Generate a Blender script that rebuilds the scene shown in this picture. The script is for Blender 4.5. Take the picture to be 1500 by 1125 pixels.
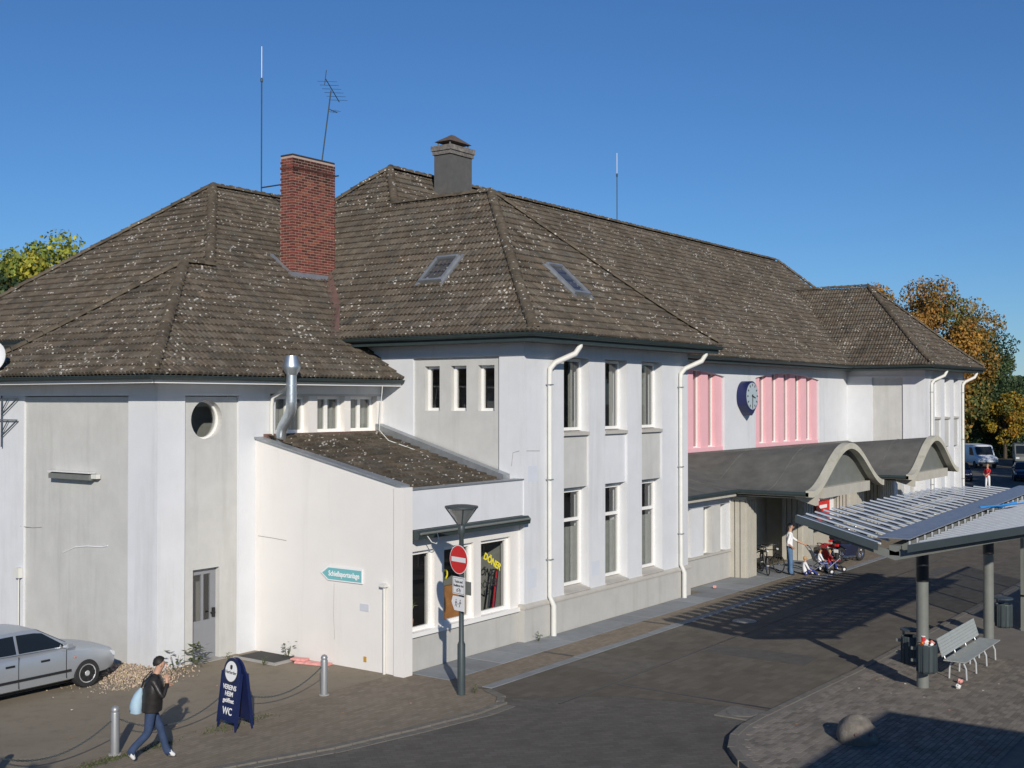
import bpy, bmesh, math, random
import numpy as np
from mathutils import Vector, Matrix, Euler
random.seed(7); rng=np.random.default_rng(7)
sc=bpy.context.scene; COL=sc.collection
for o in list(bpy.data.objects): bpy.data.objects.remove(o)
R=math.radians
# ---------------------------------------------------------------- camera
cd=bpy.data.cameras.new('camera'); cam=bpy.data.objects.new('camera',cd); COL.objects.link(cam)
cam.location=(0,0,6.2); cd.sensor_width=36; cd.lens=1734/1500*36; cd.clip_end=3000; cd.clip_start=.1
cam.rotation_euler=(R(90.0)+math.atan(24/1734),0,math.atan(1242/1734)-R(90)); sc.camera=cam
# ---------------------------------------------------------------- light
SUN_AZ=R(225.5); SUN_EL=R(22.3)          # direction towards the sun
w=bpy.data.worlds.new('World'); sc.world=w; w.use_nodes=True; wn=w.node_tree.nodes; wl=w.node_tree.links
sky=wn.new('ShaderNodeTexSky'); sky.sky_type='NISHITA'; sky.sun_disc=False
sky.sun_elevation=SUN_EL; sky.sun_rotation=R(90)-SUN_AZ+2*math.pi; sky.altitude=60; sky.air_density=1.0; sky.dust_density=0.0; sky.ozone_density=9.5
wl.new(sky.outputs[0],wn['Background'].inputs[0]); wn['Background'].inputs[1].default_value=0.088
sl=bpy.data.lights.new('sun','SUN'); sl.energy=4.1; sl.angle=R(.55); sl.color=(1,.93,.83)
so=bpy.data.objects.new('sun',sl); COL.objects.link(so); so.location=(-20,-20,30)
so.rotation_euler=Vector((math.cos(SUN_EL)*math.cos(SUN_AZ),math.cos(SUN_EL)*math.sin(SUN_AZ),math.sin(SUN_EL))).to_track_quat('Z','Y').to_euler()
sc.view_settings.view_transform='Standard'; sc.view_settings.look='None'; sc.view_settings.exposure=0.0; sc.view_settings.gamma=1
sc.render.engine='CYCLES'
# ---------------------------------------------------------------- materials
def newmat(name):
    m=bpy.data.materials.new(name); m.use_nodes=True; return m,m.node_tree.nodes,m.node_tree.links,m.node_tree.nodes['Principled BSDF']
def mat(name,col,rough=.7,var=.0,scale=3.,metal=0.,bump=0.,bscale=40.,stain=None,stain_amt=0.,spec=.4,tint=False,streak=False):
    m,n,l,b=newmat(name)
    b.inputs['Roughness'].default_value=rough; b.inputs['Metallic'].default_value=metal; b.inputs['Specular IOR Level'].default_value=spec
    geo=n.new('ShaderNodeNewGeometry'); cur=None
    def mixc(fac,a,bc):
        x=n.new('ShaderNodeMix'); x.data_type='RGBA'
        if isinstance(fac,float): x.inputs[0].default_value=fac
        else: l.new(fac,x.inputs[0])
        for s,v in ((6,a),(7,bc)):
            if isinstance(v,tuple): x.inputs[s].default_value=v
            else: l.new(v,x.inputs[s])
        return x.outputs[2]
    c4=tuple(col)+(1,)
    cur=c4
    if var>0:
        t=n.new('ShaderNodeTexNoise'); t.inputs['Scale'].default_value=scale; t.inputs['Detail'].default_value=6; t.inputs['Roughness'].default_value=.65
        l.new(geo.outputs['Position'],t.inputs['Vector'])
        r=n.new('ShaderNodeMapRange'); r.inputs[1].default_value=.3; r.inputs[2].default_value=.7; l.new(t.outputs[0],r.inputs[0])
        cur=mixc(r.outputs[0],tuple(max(0,c*(1-var)) for c in col)+(1,),tuple(min(1,c*(1+var)) for c in col)+(1,))
    if stain is not None:
        t=n.new('ShaderNodeTexNoise'); t.inputs['Scale'].default_value=scale*.45; t.inputs['Detail'].default_value=8; t.inputs['Roughness'].default_value=.7
        if streak:
            mp=n.new('ShaderNodeMapping'); mp.inputs['Scale'].default_value=(2.2,2.2,.22); l.new(geo.outputs['Position'],mp.inputs[0]); l.new(mp.outputs[0],t.inputs['Vector'])
        else: l.new(geo.outputs['Position'],t.inputs['Vector'])
        r=n.new('ShaderNodeMapRange'); r.inputs[1].default_value=.52; r.inputs[2].default_value=.75; r.inputs[4].default_value=stain_amt; l.new(t.outputs[0],r.inputs[0])
        cur=mixc(r.outputs[0],cur,tuple(stain)+(1,))
    if tint:
        a=n.new('ShaderNodeAttribute'); a.attribute_name='tint'
        x=n.new('ShaderNodeMix'); x.data_type='RGBA'; x.blend_type='MULTIPLY'; x.inputs[0].default_value=1
        if isinstance(cur,tuple): x.inputs[6].default_value=cur
        else: l.new(cur,x.inputs[6])
        l.new(a.outputs['Color'],x.inputs[7]); cur=x.outputs[2]
    if isinstance(cur,tuple): b.inputs['Base Color'].default_value=cur
    else: l.new(cur,b.inputs['Base Color'])
    if bump>0:
        t=n.new('ShaderNodeTexNoise'); t.inputs['Scale'].default_value=bscale; t.inputs['Detail'].default_value=5; l.new(geo.outputs['Position'],t.inputs['Vector'])
        bp=n.new('ShaderNodeBump'); bp.inputs['Strength'].default_value=bump; bp.inputs['Distance'].default_value=.02; l.new(t.outputs[0],bp.inputs['Height']); l.new(bp.outputs[0],b.inputs['Normal'])
    return m
MT={}
MT['white']=mat('white_render',(.655,.67,.69),.85,.045,1.2,bump=.18,bscale=40,stain=(.47,.475,.47),stain_amt=.55,streak=True)
MT['grey']=mat('grey_render',(.52,.52,.50),.9,.07,1.5,bump=.2,bscale=50,stain=(.37,.37,.345),stain_amt=.6,streak=True)
MT['cream']=mat('cream_white_render',(.735,.715,.685),.85,.025,1.0,bump=.12,bscale=60,stain=(.55,.53,.49),stain_amt=.45,streak=True)
MT['plinth']=mat('plinth_grey_render',(.46,.455,.43),.9,.06,2,bump=.15,bscale=60,stain=(.33,.32,.29),stain_amt=.6,streak=True)
MT['ledge']=mat('ledge_stone',(.45,.43,.39),.9,.08,4,bump=.1)
MT['pink']=mat('pink_render',(.80,.45,.485),.85,.04,1.5,bump=.1,bscale=60)
MT['frame']=mat('white_window_frame',(.82,.81,.78),.45,.02,5)
MT['pvc']=mat('pale_downpipe',(.66,.66,.62),.5,.06,3)
MT['gutter']=mat('dark_green_gutter',(.035,.05,.05),.45,.15,4)
MT['soffit']=mat('grey_soffit',(.12,.125,.13),.8,.05,3)
MT['zinc']=mat('zinc_flashing',(.36,.38,.40),.45,.15,5,metal=.6)
MT['galv']=mat('galvanised_steel',(.55,.60,.63),.38,.12,8,metal=.85,bump=.05,bscale=20)
MT['lead']=mat('brown_flashing',(.16,.095,.08),.7,.25,4)
MT['deck']=mat('roof_deck',(.08,.07,.06),.9)
MT['room']=mat('dim_room',(.20,.19,.17),.9,.1,1)
MT['curtain']=mat('curtain_cloth',(.26,.265,.24),.9,.1,6)
MT['bitumen']=mat('grey_bitumen_felt',(.125,.125,.112),.85,.22,1.6,bump=.15,bscale=30,stain=(.17,.165,.145),stain_amt=.7)
MT['stone']=mat('cream_artificial_stone',(.46,.44,.38),.9,.07,3,bump=.15,bscale=50,stain=(.34,.32,.28),stain_amt=.5,streak=True)
MT['rim']=mat('mossy_stone_rim',(.50,.48,.40),.9,.08,3,bump=.15,stain=(.30,.30,.20),stain_amt=.8)
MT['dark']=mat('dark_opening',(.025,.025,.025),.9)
MT['black']=mat('black_plastic',(.02,.02,.022),.45)
MT['rubber']=mat('tyre_rubber',(.025,.025,.026),.8)
MT['steel']=mat('painted_grey_steel',(.17,.18,.165),.5,.1,3)
MT['chrome']=mat('bright_metal',(.7,.7,.7),.22,metal=1.)
MT['post']=mat('dark_post_paint',(.05,.065,.07),.45,.1,4)
MT['bollard']=mat('grey_bollard',(.36,.37,.38),.42,.08,4,metal=.5)
MT['red']=mat('signal_red',(.62,.02,.02),.4)
MT['signwhite']=mat('sign_white',(.8,.8,.8),.4)
MT['teal']=mat('teal_sign',(.17,.45,.48),.4)
MT['blueboard']=mat('navy_board',(.010,.018,.075),.4,.1,5)
MT['yellow']=mat('yellow_letters',(.85,.72,.03),.5)
MT['blackprint']=mat('black_print',(.03,.03,.03),.5)
MT['white_print']=mat('white_print',(.85,.85,.85),.5)
MT['door']=mat('grey_door_paint',(.24,.25,.27),.5,.05,3)
MT['clockblue']=mat('dark_blue_clock_case',(.015,.02,.085),.35)
MT['skin']=mat('skin',(.50,.29,.20),.6)
MT['hair_dark']=mat('dark_hair',(.02,.016,.014),.6)
MT['hair_blond']=mat('fair_hair',(.42,.26,.12),.7)
MT['hair_grey']=mat('greying_hair',(.13,.11,.10),.7)
MT['leather']=mat('dark_jacket',(.022,.02,.019),.42,.3,14,bump=.3,bscale=18)
MT['jeans']=mat('blue_jeans',(.032,.055,.115),.85,.25,9,bump=.2,bscale=16)
MT['jeans2']=mat('washed_jeans',(.09,.17,.29),.85,.2,8)
MT['tshirt']=mat('white_tshirt',(.74,.75,.76),.85,.04,6,bump=.2,bscale=14)
MT['shoe']=mat('white_trainers',(.75,.75,.74),.6)
MT['shoe_sole']=mat('dark_shoe',(.05,.05,.06),.7)
MT['bag']=mat('pale_blue_bag',(.36,.50,.60),.75,.08,6,bump=.25,bscale=14)
MT['redcloth']=mat('red_cloth',(.55,.03,.035),.8,.1,8)
MT['bluecloth']=mat('blue_cloth',(.03,.05,.22),.8,.1,8)
MT['carpaint']=mat('silver_car_paint',(.50,.54,.58),.34,.02,2,metal=.6)
MT['vanpaint']=mat('white_van_paint',(.62,.66,.70),.35)
MT['darkcar']=mat('dark_blue_car_paint',(.03,.035,.07),.25,metal=.3)
MT['lampglass']=mat('lamp_lens',(.62,.66,.68),.15,spec=.8)
MT['orange']=mat('orange_plastic',(.70,.16,.03),.4)
MT['wood']=mat('orange_wood',(.45,.20,.06),.6,.2,6)
MT['litter']=mat('white_litter',(.75,.75,.73),.8)
MT['board']=mat('dark_boarding',(.05,.05,.048),.9)
MT['paleboard']=mat('pink_packaging',(.70,.33,.30),.8,.2,9)
MT['bark']=mat('bark',(.07,.055,.04),.9,.3,6,bump=.4,bscale=12)
MT['concrete']=mat('grey_concrete',(.34,.33,.31),.9,.08,1.5,bump=.15,stain=(.24,.23,.21),stain_amt=.5)
MT['boulder']=mat('weathered_granite',(.17,.15,.125),.9,.18,9,bump=.6,bscale=22,stain=(.40,.38,.34),stain_amt=.45)
MT['brickgap']=mat('pale_mortar',(.42,.33,.28),.95,.1,10)
MT['brick']=mat('red_brick',(.17,.045,.03),.85,.28,7,bump=.3,bscale=60,tint=True,stain=(.07,.035,.028),stain_amt=.7)
MT['fins']=MT['pink']; MT['alloy']=mat('silver_alloy',(.55,.56,.57),.4,metal=.3); MT['cream_cloth']=mat('cream_cloth',(.6,.57,.5),.9,.1,6)
MT['cobblestone']=mat('kerb_granite',(.155,.143,.122),.9,.16,6,bump=.3,bscale=30)
MT['slab']=mat('blue_grey_slab',(.245,.26,.27),.85,.10,2.2,bump=.15,bscale=40,stain=(.17,.165,.15),stain_amt=.6,tint=True)
MT['paver']=mat('concrete_paver',(.20,.18,.155),.9,.14,2.0,bump=.2,bscale=50,tint=True,stain=(.10,.095,.085),stain_amt=.6)
MT['pebble']=mat('pale_pebbles',(.36,.31,.25),.9,.2,5,tint=True)
MT['grass']=mat('weed_leaf',(.075,.095,.03),.7,.3,9)
MT['bluerag']=mat('blue_plastic_strap',(.03,.22,.55),.5)
def tile_material():
    m,n,l,b=newmat('weathered_concrete_tile'); geo=n.new('ShaderNodeNewGeometry'); b.inputs['Roughness'].default_value=.9; b.inputs['Specular IOR Level'].default_value=.2
    def noise(s,d=6,rg=.6):
        t=n.new('ShaderNodeTexNoise'); t.inputs['Scale'].default_value=s; t.inputs['Detail'].default_value=d; t.inputs['Roughness'].default_value=rg; l.new(geo.outputs['Position'],t.inputs['Vector']); return t.outputs[0]
    def mr(v,a,bb,c=0,d=1):
        r=n.new('ShaderNodeMapRange'); l.new(v,r.inputs[0]); r.inputs[1].default_value=a; r.inputs[2].default_value=bb; r.inputs[3].default_value=c; r.inputs[4].default_value=d; return r.outputs[0]
    def mix(f,a,c,bt='MIX'):
        x=n.new('ShaderNodeMix'); x.data_type='RGBA'; x.blend_type=bt
        if isinstance(f,float): x.inputs[0].default_value=f
        else: l.new(f,x.inputs[0])
        for s,v in ((6,a),(7,c)):
            if isinstance(v,tuple): x.inputs[s].default_value=v
            else: l.new(v,x.inputs[s])
        return x.outputs[2]
    c=mix(mr(noise(.7,8,.7),.35,.65),(.100,.083,.063,1),(.150,.126,.096,1))
    c=mix(mr(noise(5.,6,.7),.45,.7,0,.75),c,(.045,.042,.037,1))
    c=mix(mr(noise(1.6,6,.7),.56,.72,0,.55),c,(.155,.118,.082,1))
    a=n.new('ShaderNodeAttribute'); a.attribute_name='tint'; c=mix(1.,c,a.outputs['Color'],'MULTIPLY')
    # lichen rosettes
    v=n.new('ShaderNodeTexVoronoi'); v.inputs['Scale'].default_value=7.5; v.inputs['Randomness'].default_value=1; l.new(geo.outputs['Position'],v.inputs['Vector'])
    rad=mr(noise(.8,5,.75),.36,.64,.02,.36)
    lt=n.new('ShaderNodeMath'); lt.operation='LESS_THAN'; l.new(v.outputs['Distance'],lt.inputs[0]); l.new(rad,lt.inputs[1])
    brk=n.new('ShaderNodeMath'); brk.operation='MULTIPLY'; l.new(lt.outputs[0],brk.inputs[0]); l.new(mr(noise(34.,2),.36,.46),brk.inputs[1])
    pk=n.new('ShaderNodeMath'); pk.operation='MULTIPLY'; sep=n.new('ShaderNodeSeparateColor'); l.new(v.outputs['Color'],sep.inputs[0]); l.new(brk.outputs[0],pk.inputs[0]); l.new(mr(sep.outputs[0],.34,.38),pk.inputs[1])
    c=mix(pk.outputs[0],c,(.50,.485,.44,1))
    l.new(c,b.inputs['Base Color'])
    bp=n.new('ShaderNodeBump'); bp.inputs['Strength'].default_value=.35; bp.inputs['Distance'].default_value=.02; l.new(noise(45.,4),bp.inputs['Height']); l.new(bp.outputs[0],b.inputs['Normal'])
    return m
MT['tile']=tile_material()
def glass_material(name,tint=(.75,.78,.78),refl=1.0):
    m,n,l,b=newmat(name); out=n['Material Output']; n.remove(b)
    tr=n.new('ShaderNodeBsdfTransparent'); tr.inputs[0].default_value=tuple(tint)+(1,)
    gl=n.new('ShaderNodeBsdfGlossy'); gl.inputs['Roughness'].default_value=.015; lw=n.new('ShaderNodeLayerWeight'); lw.inputs[0].default_value=.5
    pw=n.new('ShaderNodeMath'); pw.operation='POWER'; pw.inputs[1].default_value=4.0; l.new(lw.outputs['Facing'],pw.inputs[0])
    mu=n.new('ShaderNodeMath'); mu.operation='MULTIPLY_ADD'; mu.inputs[1].default_value=.9*refl; mu.inputs[2].default_value=.11*refl; l.new(pw.outputs[0],mu.inputs[0])
    mx=n.new('ShaderNodeMixShader'); l.new(mu.outputs[0],mx.inputs[0]); l.new(tr.outputs[0],mx.inputs[1]); l.new(gl.outputs[0],mx.inputs[2]); l.new(mx.outputs[0],out.inputs[0]); return m
MT['glass']=glass_material('window_glass',(.86,.88,.88))
MT['darkglass']=glass_material('tinted_glass',(.25,.28,.28))
def leaf_material(name):
    m,n,l,b=newmat(name); a=n.new('ShaderNodeAttribute'); a.attribute_name='tint'; l.new(a.outputs['Color'],b.inputs['Base Color']); b.inputs['Roughness'].default_value=.65
    b.inputs['Specular IOR Level'].default_value=.25
    t=n.new('ShaderNodeBsdfTranslucent'); l.new(a.outputs['Color'],t.inputs[0]); x=n.new('ShaderNodeMixShader'); x.inputs[0].default_value=.3
    l.new(b.outputs[0],x.inputs[1]); l.new(t.outputs[0],x.inputs[2]); l.new(x.outputs[0],n['Material Output'].inputs[0]); return m
MT['leaf']=leaf_material('autumn_leaf')
def ground_material(name,c1,c2,c3,brick=None,s=.5,joint=.6):
    m,n,l,b=newmat(name); geo=n.new('ShaderNodeNewGeometry'); b.inputs['Roughness'].default_value=.92; b.inputs['Specular IOR Level'].default_value=.25
    def noise(sc_,d=8,rg=.65):
        t=n.new('ShaderNodeTexNoise'); t.inputs['Scale'].default_value=sc_; t.inputs['Detail'].default_value=d; t.inputs['Roughness'].default_value=rg; l.new(geo.outputs['Position'],t.inputs['Vector']); return t.outputs[0]
    def mr(v,a,bb,c=0,d=1):
        r=n.new('ShaderNodeMapRange'); l.new(v,r.inputs[0]); r.inputs[1].default_value=a; r.inputs[2].default_value=bb; r.inputs[3].default_value=c; r.inputs[4].default_value=d; return r.outputs[0]
    def mix(f,a,c,bt='MIX'):
        x=n.new('ShaderNodeMix'); x.data_type='RGBA'; x.blend_type=bt
        if isinstance(f,float): x.inputs[0].default_value=f
        else: l.new(f,x.inputs[0])
        for q,v in ((6,a),(7,c)):
            if isinstance(v,tuple): x.inputs[q].default_value=v
            else: l.new(v,x.inputs[q])
        return x.outputs[2]
    c=mix(mr(noise(s),.35,.65),tuple(c1)+(1,),tuple(c2)+(1,)); c=mix(mr(noise(s*5),.5,.72,0,.7),c,tuple(c3)+(1,))
    c=mix(mr(noise(60.,3),.3,.7,0,.35),c,tuple(x*1.5 for x in c1)+(1,))
    h=noise(90.,3)
    if brick:
        bt=n.new('ShaderNodeTexBrick'); bt.inputs['Scale'].default_value=1; bt.inputs['Brick Width'].default_value=brick[0]; bt.inputs['Row Height'].default_value=brick[1]; bt.inputs['Mortar Size'].default_value=.007; bt.inputs['Mortar Smooth'].default_value=.3
        bt.inputs['Color1'].default_value=(1,1,1,1); bt.inputs['Color2'].default_value=(.80,.79,.76,1); bt.inputs['Mortar'].default_value=(joint,joint,joint*.95,1)
        mp=n.new('ShaderNodeMapping'); mp.inputs['Rotation'].default_value=(0,0,brick[2] if len(brick)>2 else 0); l.new(geo.outputs['Position'],mp.inputs[0]); l.new(mp.outputs[0],bt.inputs['Vector']); c=mix(1.,c,bt.outputs['Color'],'MULTIPLY')
        h=bt.outputs['Fac']
    l.new(c,b.inputs['Base Color'])
    bp=n.new('ShaderNodeBump'); bp.inputs['Strength'].default_value=.35; bp.inputs['Distance'].default_value=.006; bp.invert=bool(brick); l.new(h,bp.inputs['Height']); l.new(bp.outputs[0],b.inputs['Normal'])
    return m
MT['asphalt']=ground_material('worn_asphalt',(.112,.104,.092),(.146,.135,.117),(.080,.076,.068),(.24,.12,R(40)),.35,.72)
MT['concourse']=ground_material('brown_grey_forecourt',(.122,.108,.088),(.158,.139,.112),(.085,.078,.068),(.40,.20),.25,.80)
MT['footpath']=ground_material('brown_footpath',(.225,.188,.142),(.265,.225,.173),(.165,.14,.11),(.20,.10),.4,.72)
MT['parking']=ground_material('gritty_parking',(.21,.178,.132),(.25,.215,.162),(.15,.132,.10),None,.6)
MT['earth']=ground_material('far_ground',(.07,.065,.05),(.09,.08,.06),(.05,.05,.035),None,.05)
# ---------------------------------------------------------------- mesh helpers
class MB:
    def __init__(s): s.v=[]; s.f=[]; s.t=[]
    def add(s,vs,fs):
        o=len(s.v); s.v+=[tuple(map(float,p)) for p in vs]; s.f+=[tuple(i+o for i in q) for q in fs]; return s
    def box(s,x0,x1,y0,y1,z0,z1):
        return s.add([(x0,y0,z0),(x1,y0,z0),(x1,y1,z0),(x0,y1,z0),(x0,y0,z1),(x1,y0,z1),(x1,y1,z1),(x0,y1,z1)],[(0,3,2,1),(4,5,6,7),(0,1,5,4),(1,2,6,5),(2,3,7,6),(3,0,4,7)])
    def T(s,T,a0,a1,b0,b1,d0,d1):       # box in wall coordinates (along, up, depth)
        p=T(a0,b0,d0); q=T(a1,b1,d1); return s.box(min(p[0],q[0]),max(p[0],q[0]),min(p[1],q[1]),max(p[1],q[1]),min(p[2],q[2]),max(p[2],q[2]))
    def prism(s,poly,fn,d0,d1):         # poly of (a,b); fn(a,b,d)->xyz
        n=len(poly); vs=[fn(a,b,d0) for a,b in poly]+[fn(a,b,d1) for a,b in poly]
        return s.add(vs,[tuple(range(n))[::-1],tuple(range(n,2*n))]+[(i,(i+1)%n,n+(i+1)%n,n+i) for i in range(n)])
    def tube(s,path,r,n=8,cap=True):
        P=[Vector(p) for p in path]; rs=r if isinstance(r,(list,tuple)) else [r]*len(P); rings=[]
        up=None
        for i,p in enumerate(P):
            d=(P[min(i+1,len(P)-1)]-P[max(i-1,0)]).normalized()
            if up is None: up=Vector((0,0,1)) if abs(d.z)<.9 else Vector((1,0,0))
            a=d.cross(up); 
            if a.length<1e-4: a=d.cross(Vector((0,1,0)))
            a.normalize(); b=a.cross(d).normalized(); up=b
            rings.append([p+(a*math.cos(2*math.pi*k/n)+b*math.sin(2*math.pi*k/n))*rs[i] for k in range(n)])
        vs=[v for q in rings for v in q]; fs=[]
        for i in range(len(P)-1):
            for k in range(n): fs.append((i*n+k,i*n+(k+1)%n,(i+1)*n+(k+1)%n,(i+1)*n+k))
        if cap: fs+= [tuple(range(n))[::-1],tuple(range((len(P)-1)*n,len(P)*n))]
        return s.add(vs,fs)
    def lathe(s,prof,c=(0,0,0),n=20,axis=None):   # prof [(r,h)]
        M=Matrix.Identity(3)
        if axis is not None: M=Vector((0,0,1)).rotation_difference(Vector(axis)).to_matrix()
        vs=[]; fs=[]
        for r,h in prof:
            for k in range(n): vs.append(Vector(c)+M@Vector((r*math.cos(2*math.pi*k/n),r*math.sin(2*math.pi*k/n),h)))
        for i in range(len(prof)-1):
            for k in range(n): fs.append((i*n+k,i*n+(k+1)%n,(i+1)*n+(k+1)%n,(i+1)*n+k))
        fs+=[tuple(range(n))[::-1],tuple(range((len(prof)-1)*n,len(prof)*n))]
        return s.add(vs,fs)
    def ball(s,c,r,nu=10,nv=7):
        r=(r,r,r) if not isinstance(r,(tuple,list)) else r; vs=[];fs=[]
        for j in range(1,nv):
            t=math.pi*j/nv
            for k in range(nu): a=2*math.pi*k/nu; vs.append((c[0]+r[0]*math.sin(t)*math.cos(a),c[1]+r[1]*math.sin(t)*math.sin(a),c[2]+r[2]*math.cos(t)))
        b=len(vs); vs+=[(c[0],c[1],c[2]+r[2]),(c[0],c[1],c[2]-r[2])]
        for j in range(nv-2):
            for k in range(nu): fs.append((j*nu+k,(j+1)*nu+k,(j+1)*nu+(k+1)%nu,j*nu+(k+1)%nu))
        for k in range(nu): fs+=[(b,k,(k+1)%nu),(b+1,(nv-2)*nu+(k+1)%nu,(nv-2)*nu+k)]
        return s.add(vs,fs)
    def grid(s,P):                      # P[i][j] points
        n=len(P); m=len(P[0]); return s.add([p for r in P for p in r],[(i*m+j,i*m+j+1,(i+1)*m+j+1,(i+1)*m+j) for i in range(n-1) for j in range(m-1)])
    def build(s,name,m,parent=None,smooth=False,fix=True,bevel=0):
        me=bpy.data.meshes.new(name); me.from_pydata(s.v,[],s.f); me.validate()
        if fix:
            b=bmesh.new(); b.from_mesh(me); bmesh.ops.recalc_face_normals(b,faces=b.faces)
            if bevel: bmesh.ops.bevel(b,geom=[e for e in b.edges if len(e.link_faces)==2 and e.calc_face_angle(0)>.5],offset=bevel,segments=2,affect='EDGES',profile=.5)
            b.to_mesh(me); b.free()
        return link(name,me,m,parent,smooth)
def smooth_by_angle(me,ang=R(40)):
    me.polygons.foreach_set('use_smooth',[True]*len(me.polygons))
    try: me.set_sharp_from_angle(angle=ang)
    except Exception: pass
def link(name,me,m,parent=None,smooth=False):
    if m is not None:
        me.materials.clear()
        for x in (m if isinstance(m,(list,tuple)) else [m]): me.materials.append(MT[x] if isinstance(x,str) else x)
    if smooth: smooth_by_angle(me)
    o=bpy.data.objects.new(name,me); COL.objects.link(o); o.parent=parent; return o
def tag(o,label=None,cat=None,group=None,kind=None):
    if label: o['label']=label
    if cat: o['category']=cat
    if group: o['group']=group
    if kind: o['kind']=kind
    return o
def thing(name,label,cat,loc=(0,0,0),rz=0,group=None):
    o=bpy.data.objects.new(name,None); COL.objects.link(o); o.location=loc; o.rotation_euler=(0,0,rz); o.empty_display_size=.3; return tag(o,label,cat,group)
def set_tint(me,cols):                   # one colour per face
    a=me.color_attributes.new('tint','FLOAT_COLOR','CORNER'); arr=np.ones((len(me.loops),4),dtype=np.float32)
    ls=np.zeros(len(me.polygons),dtype=np.int32); lt=np.zeros(len(me.polygons),dtype=np.int32); me.polygons.foreach_get('loop_start',ls); me.polygons.foreach_get('loop_total',lt)
    arr[:,:3]=np.repeat(np.asarray(cols,dtype=np.float32),lt,axis=0)[:, :3]; a.data.foreach_set('color',arr.ravel())
def text_mesh(body,size,font_bold=0.0,align='CENTER',extr=.002):
    c=bpy.data.curves.new('lettering','FONT'); c.body=body; c.size=size; c.align_x=align; c.align_y='CENTER'; c.extrude=extr; c.offset=font_bold*size; c.resolution_u=3
    o=bpy.data.objects.new('lettering',c); COL.objects.link(o); dg=bpy.context.evaluated_depsgraph_get(); me=bpy.data.meshes.new_from_object(o.evaluated_get(dg)); bpy.data.objects.remove(o); return me
def lettering(body,size,m,parent,mtx,bold=0.,sx=1.,align='CENTER',name='lettering'):
    me=text_mesh(body,size,bold,align); me.transform(Matrix.Diagonal((sx,1,1,1))); me.transform(mtx); return link(name,me,m,parent)
def face_matrix(origin,right,up):
    r=Vector(right).normalized(); u=Vector(up); u=(u-u.dot(r)*r).normalized(); n=r.cross(u); M=Matrix((r,u,n)).transposed().to_4x4(); M.translation=Vector(origin); return M
def SX(y): return lambda a,b,d: (a,y+d,b)      # wall facing -Y, depth goes +Y
def SY(x): return lambda a,b,d: (x+d,a,b)      # wall facing -X, depth goes +X
# ================================================================ ground
def sheet(name,poly,z,m,kind='structure'):
    o=MB().add([(x,y,z) for x,y in poly],[tuple(range(len(poly)))]).build(name,m,fix=False); o['kind']=kind; return o
terrain=sheet('ground',[(-900,-900),(1500,-900),(1500,1500),(-900,1500)],-.03,'earth')
road=sheet('road',[(-60,-60),(260,-60),(260,70),(66.6,70),(66.6,17.2),(40,17.2),(20,17.4),(5,20),(-60,44)],0,'asphalt')
forecourt=sheet('forecourt',[(20.1,14.55),(21.6,12.5),(22.4,9.3),(23,-30),(72,-30),(72,17.3),(20.2,17.4)],.004,'concourse')
KERB=[(6.5,18.3),(9.5,17.0),(11.9,16.15),(13.94,15.43),(15.25,14.95),(17.03,14.56),(18.74,14.26),(19.5,14.28),(20.0,14.6),(20.3,15.2)]
footpath=sheet('footpath',KERB+[(20.35,15.5),(60,15.5),(60,18.2),(20.3,18.2),(20.3,17.85),(6.5,17.85)],.008,'footpath')
parking=sheet('parking_area',[(-30,17.8),(20.25,17.8),(20.25,23),(17.4,23),(17.4,34),(-30,60)],.012,'parking')
def resample(P,step):
    P=np.array(P,float); s=np.r_[0,np.cumsum(np.hypot(*np.diff(P,axis=0).T))]; n=int(s[-1]/step); out=[]
    for k in range(n):
        q=(k+.5)*s[-1]/n; x=np.interp(q,s,P[:,0]); y=np.interp(q,s,P[:,1]); i=min(np.searchsorted(s,q)-1,len(P)-2); d=P[i+1]-P[i]; out.append((x,y,math.atan2(d[1],d[0]),s[-1]/n))
    return out
def stones(name,P,step,w,h,z,m,parent,gap=.012,off=0,tint=False):
    R_=resample(P,step); L=R_[0][3]-gap
    meshes=[]
    for k in range(4):
        mb=MB().box(-L/2,L/2,-w/2,w/2,z-.2,z+h+random.uniform(-.004,.004)); o=mb.build(name,m,parent,bevel=.008); meshes.append(o.data); 
        g=random.uniform(.8,1.12); set_tint(o.data,[(g,g,g*.98)]*len(o.data.polygons)); bpy.data.objects.remove(o)
    for x,y,a,_ in R_:
        o=bpy.data.objects.new(name,random.choice(meshes)); COL.objects.link(o); o.parent=parent; o.location=(x,y,0); o.rotation_euler=(0,0,a)
stones('kerb_stone',KERB,.36,.17,.045,0,'cobblestone',footpath)
KERB2=[(x+.12,y-.22) for x,y in KERB[2:-2]]
stones('gutter_stone',KERB2,.36,.2,.012,0,'cobblestone',footpath)
stones('channel_stone',[(20.5,15.36),(48,15.36)],.9,.26,.014,0,'slab',footpath)
for i in range(26):
    x0=20.55+i*1.02
    if x0>46: break
    y1=17.56 if x0<24.8 else (17.36 if x0<34 else 17.92)
    mb=MB().box(x0,x0+1.008,16.42,y1,-.1,.016+random.uniform(-.003,.003)); o=mb.build('pavement_slab','slab',footpath,bevel=.006); g=random.uniform(.86,1.1); set_tint(o.data,[(g,g,g)]*len(o.data.polygons))
MB().box(20.3,60,13.33,13.38,-.02,.0065).build('drain_slot','black',forecourt)
for x in (24.25,29.2,35.5): MB().box(x-.06,x+.06,15.55,16.4,-.02,.0125).build('drain_grate','black',footpath)
MB().box(22.4,22.47,9.6,13.3,-.02,.0062).build('drain_slot','black',forecourt)
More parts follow.
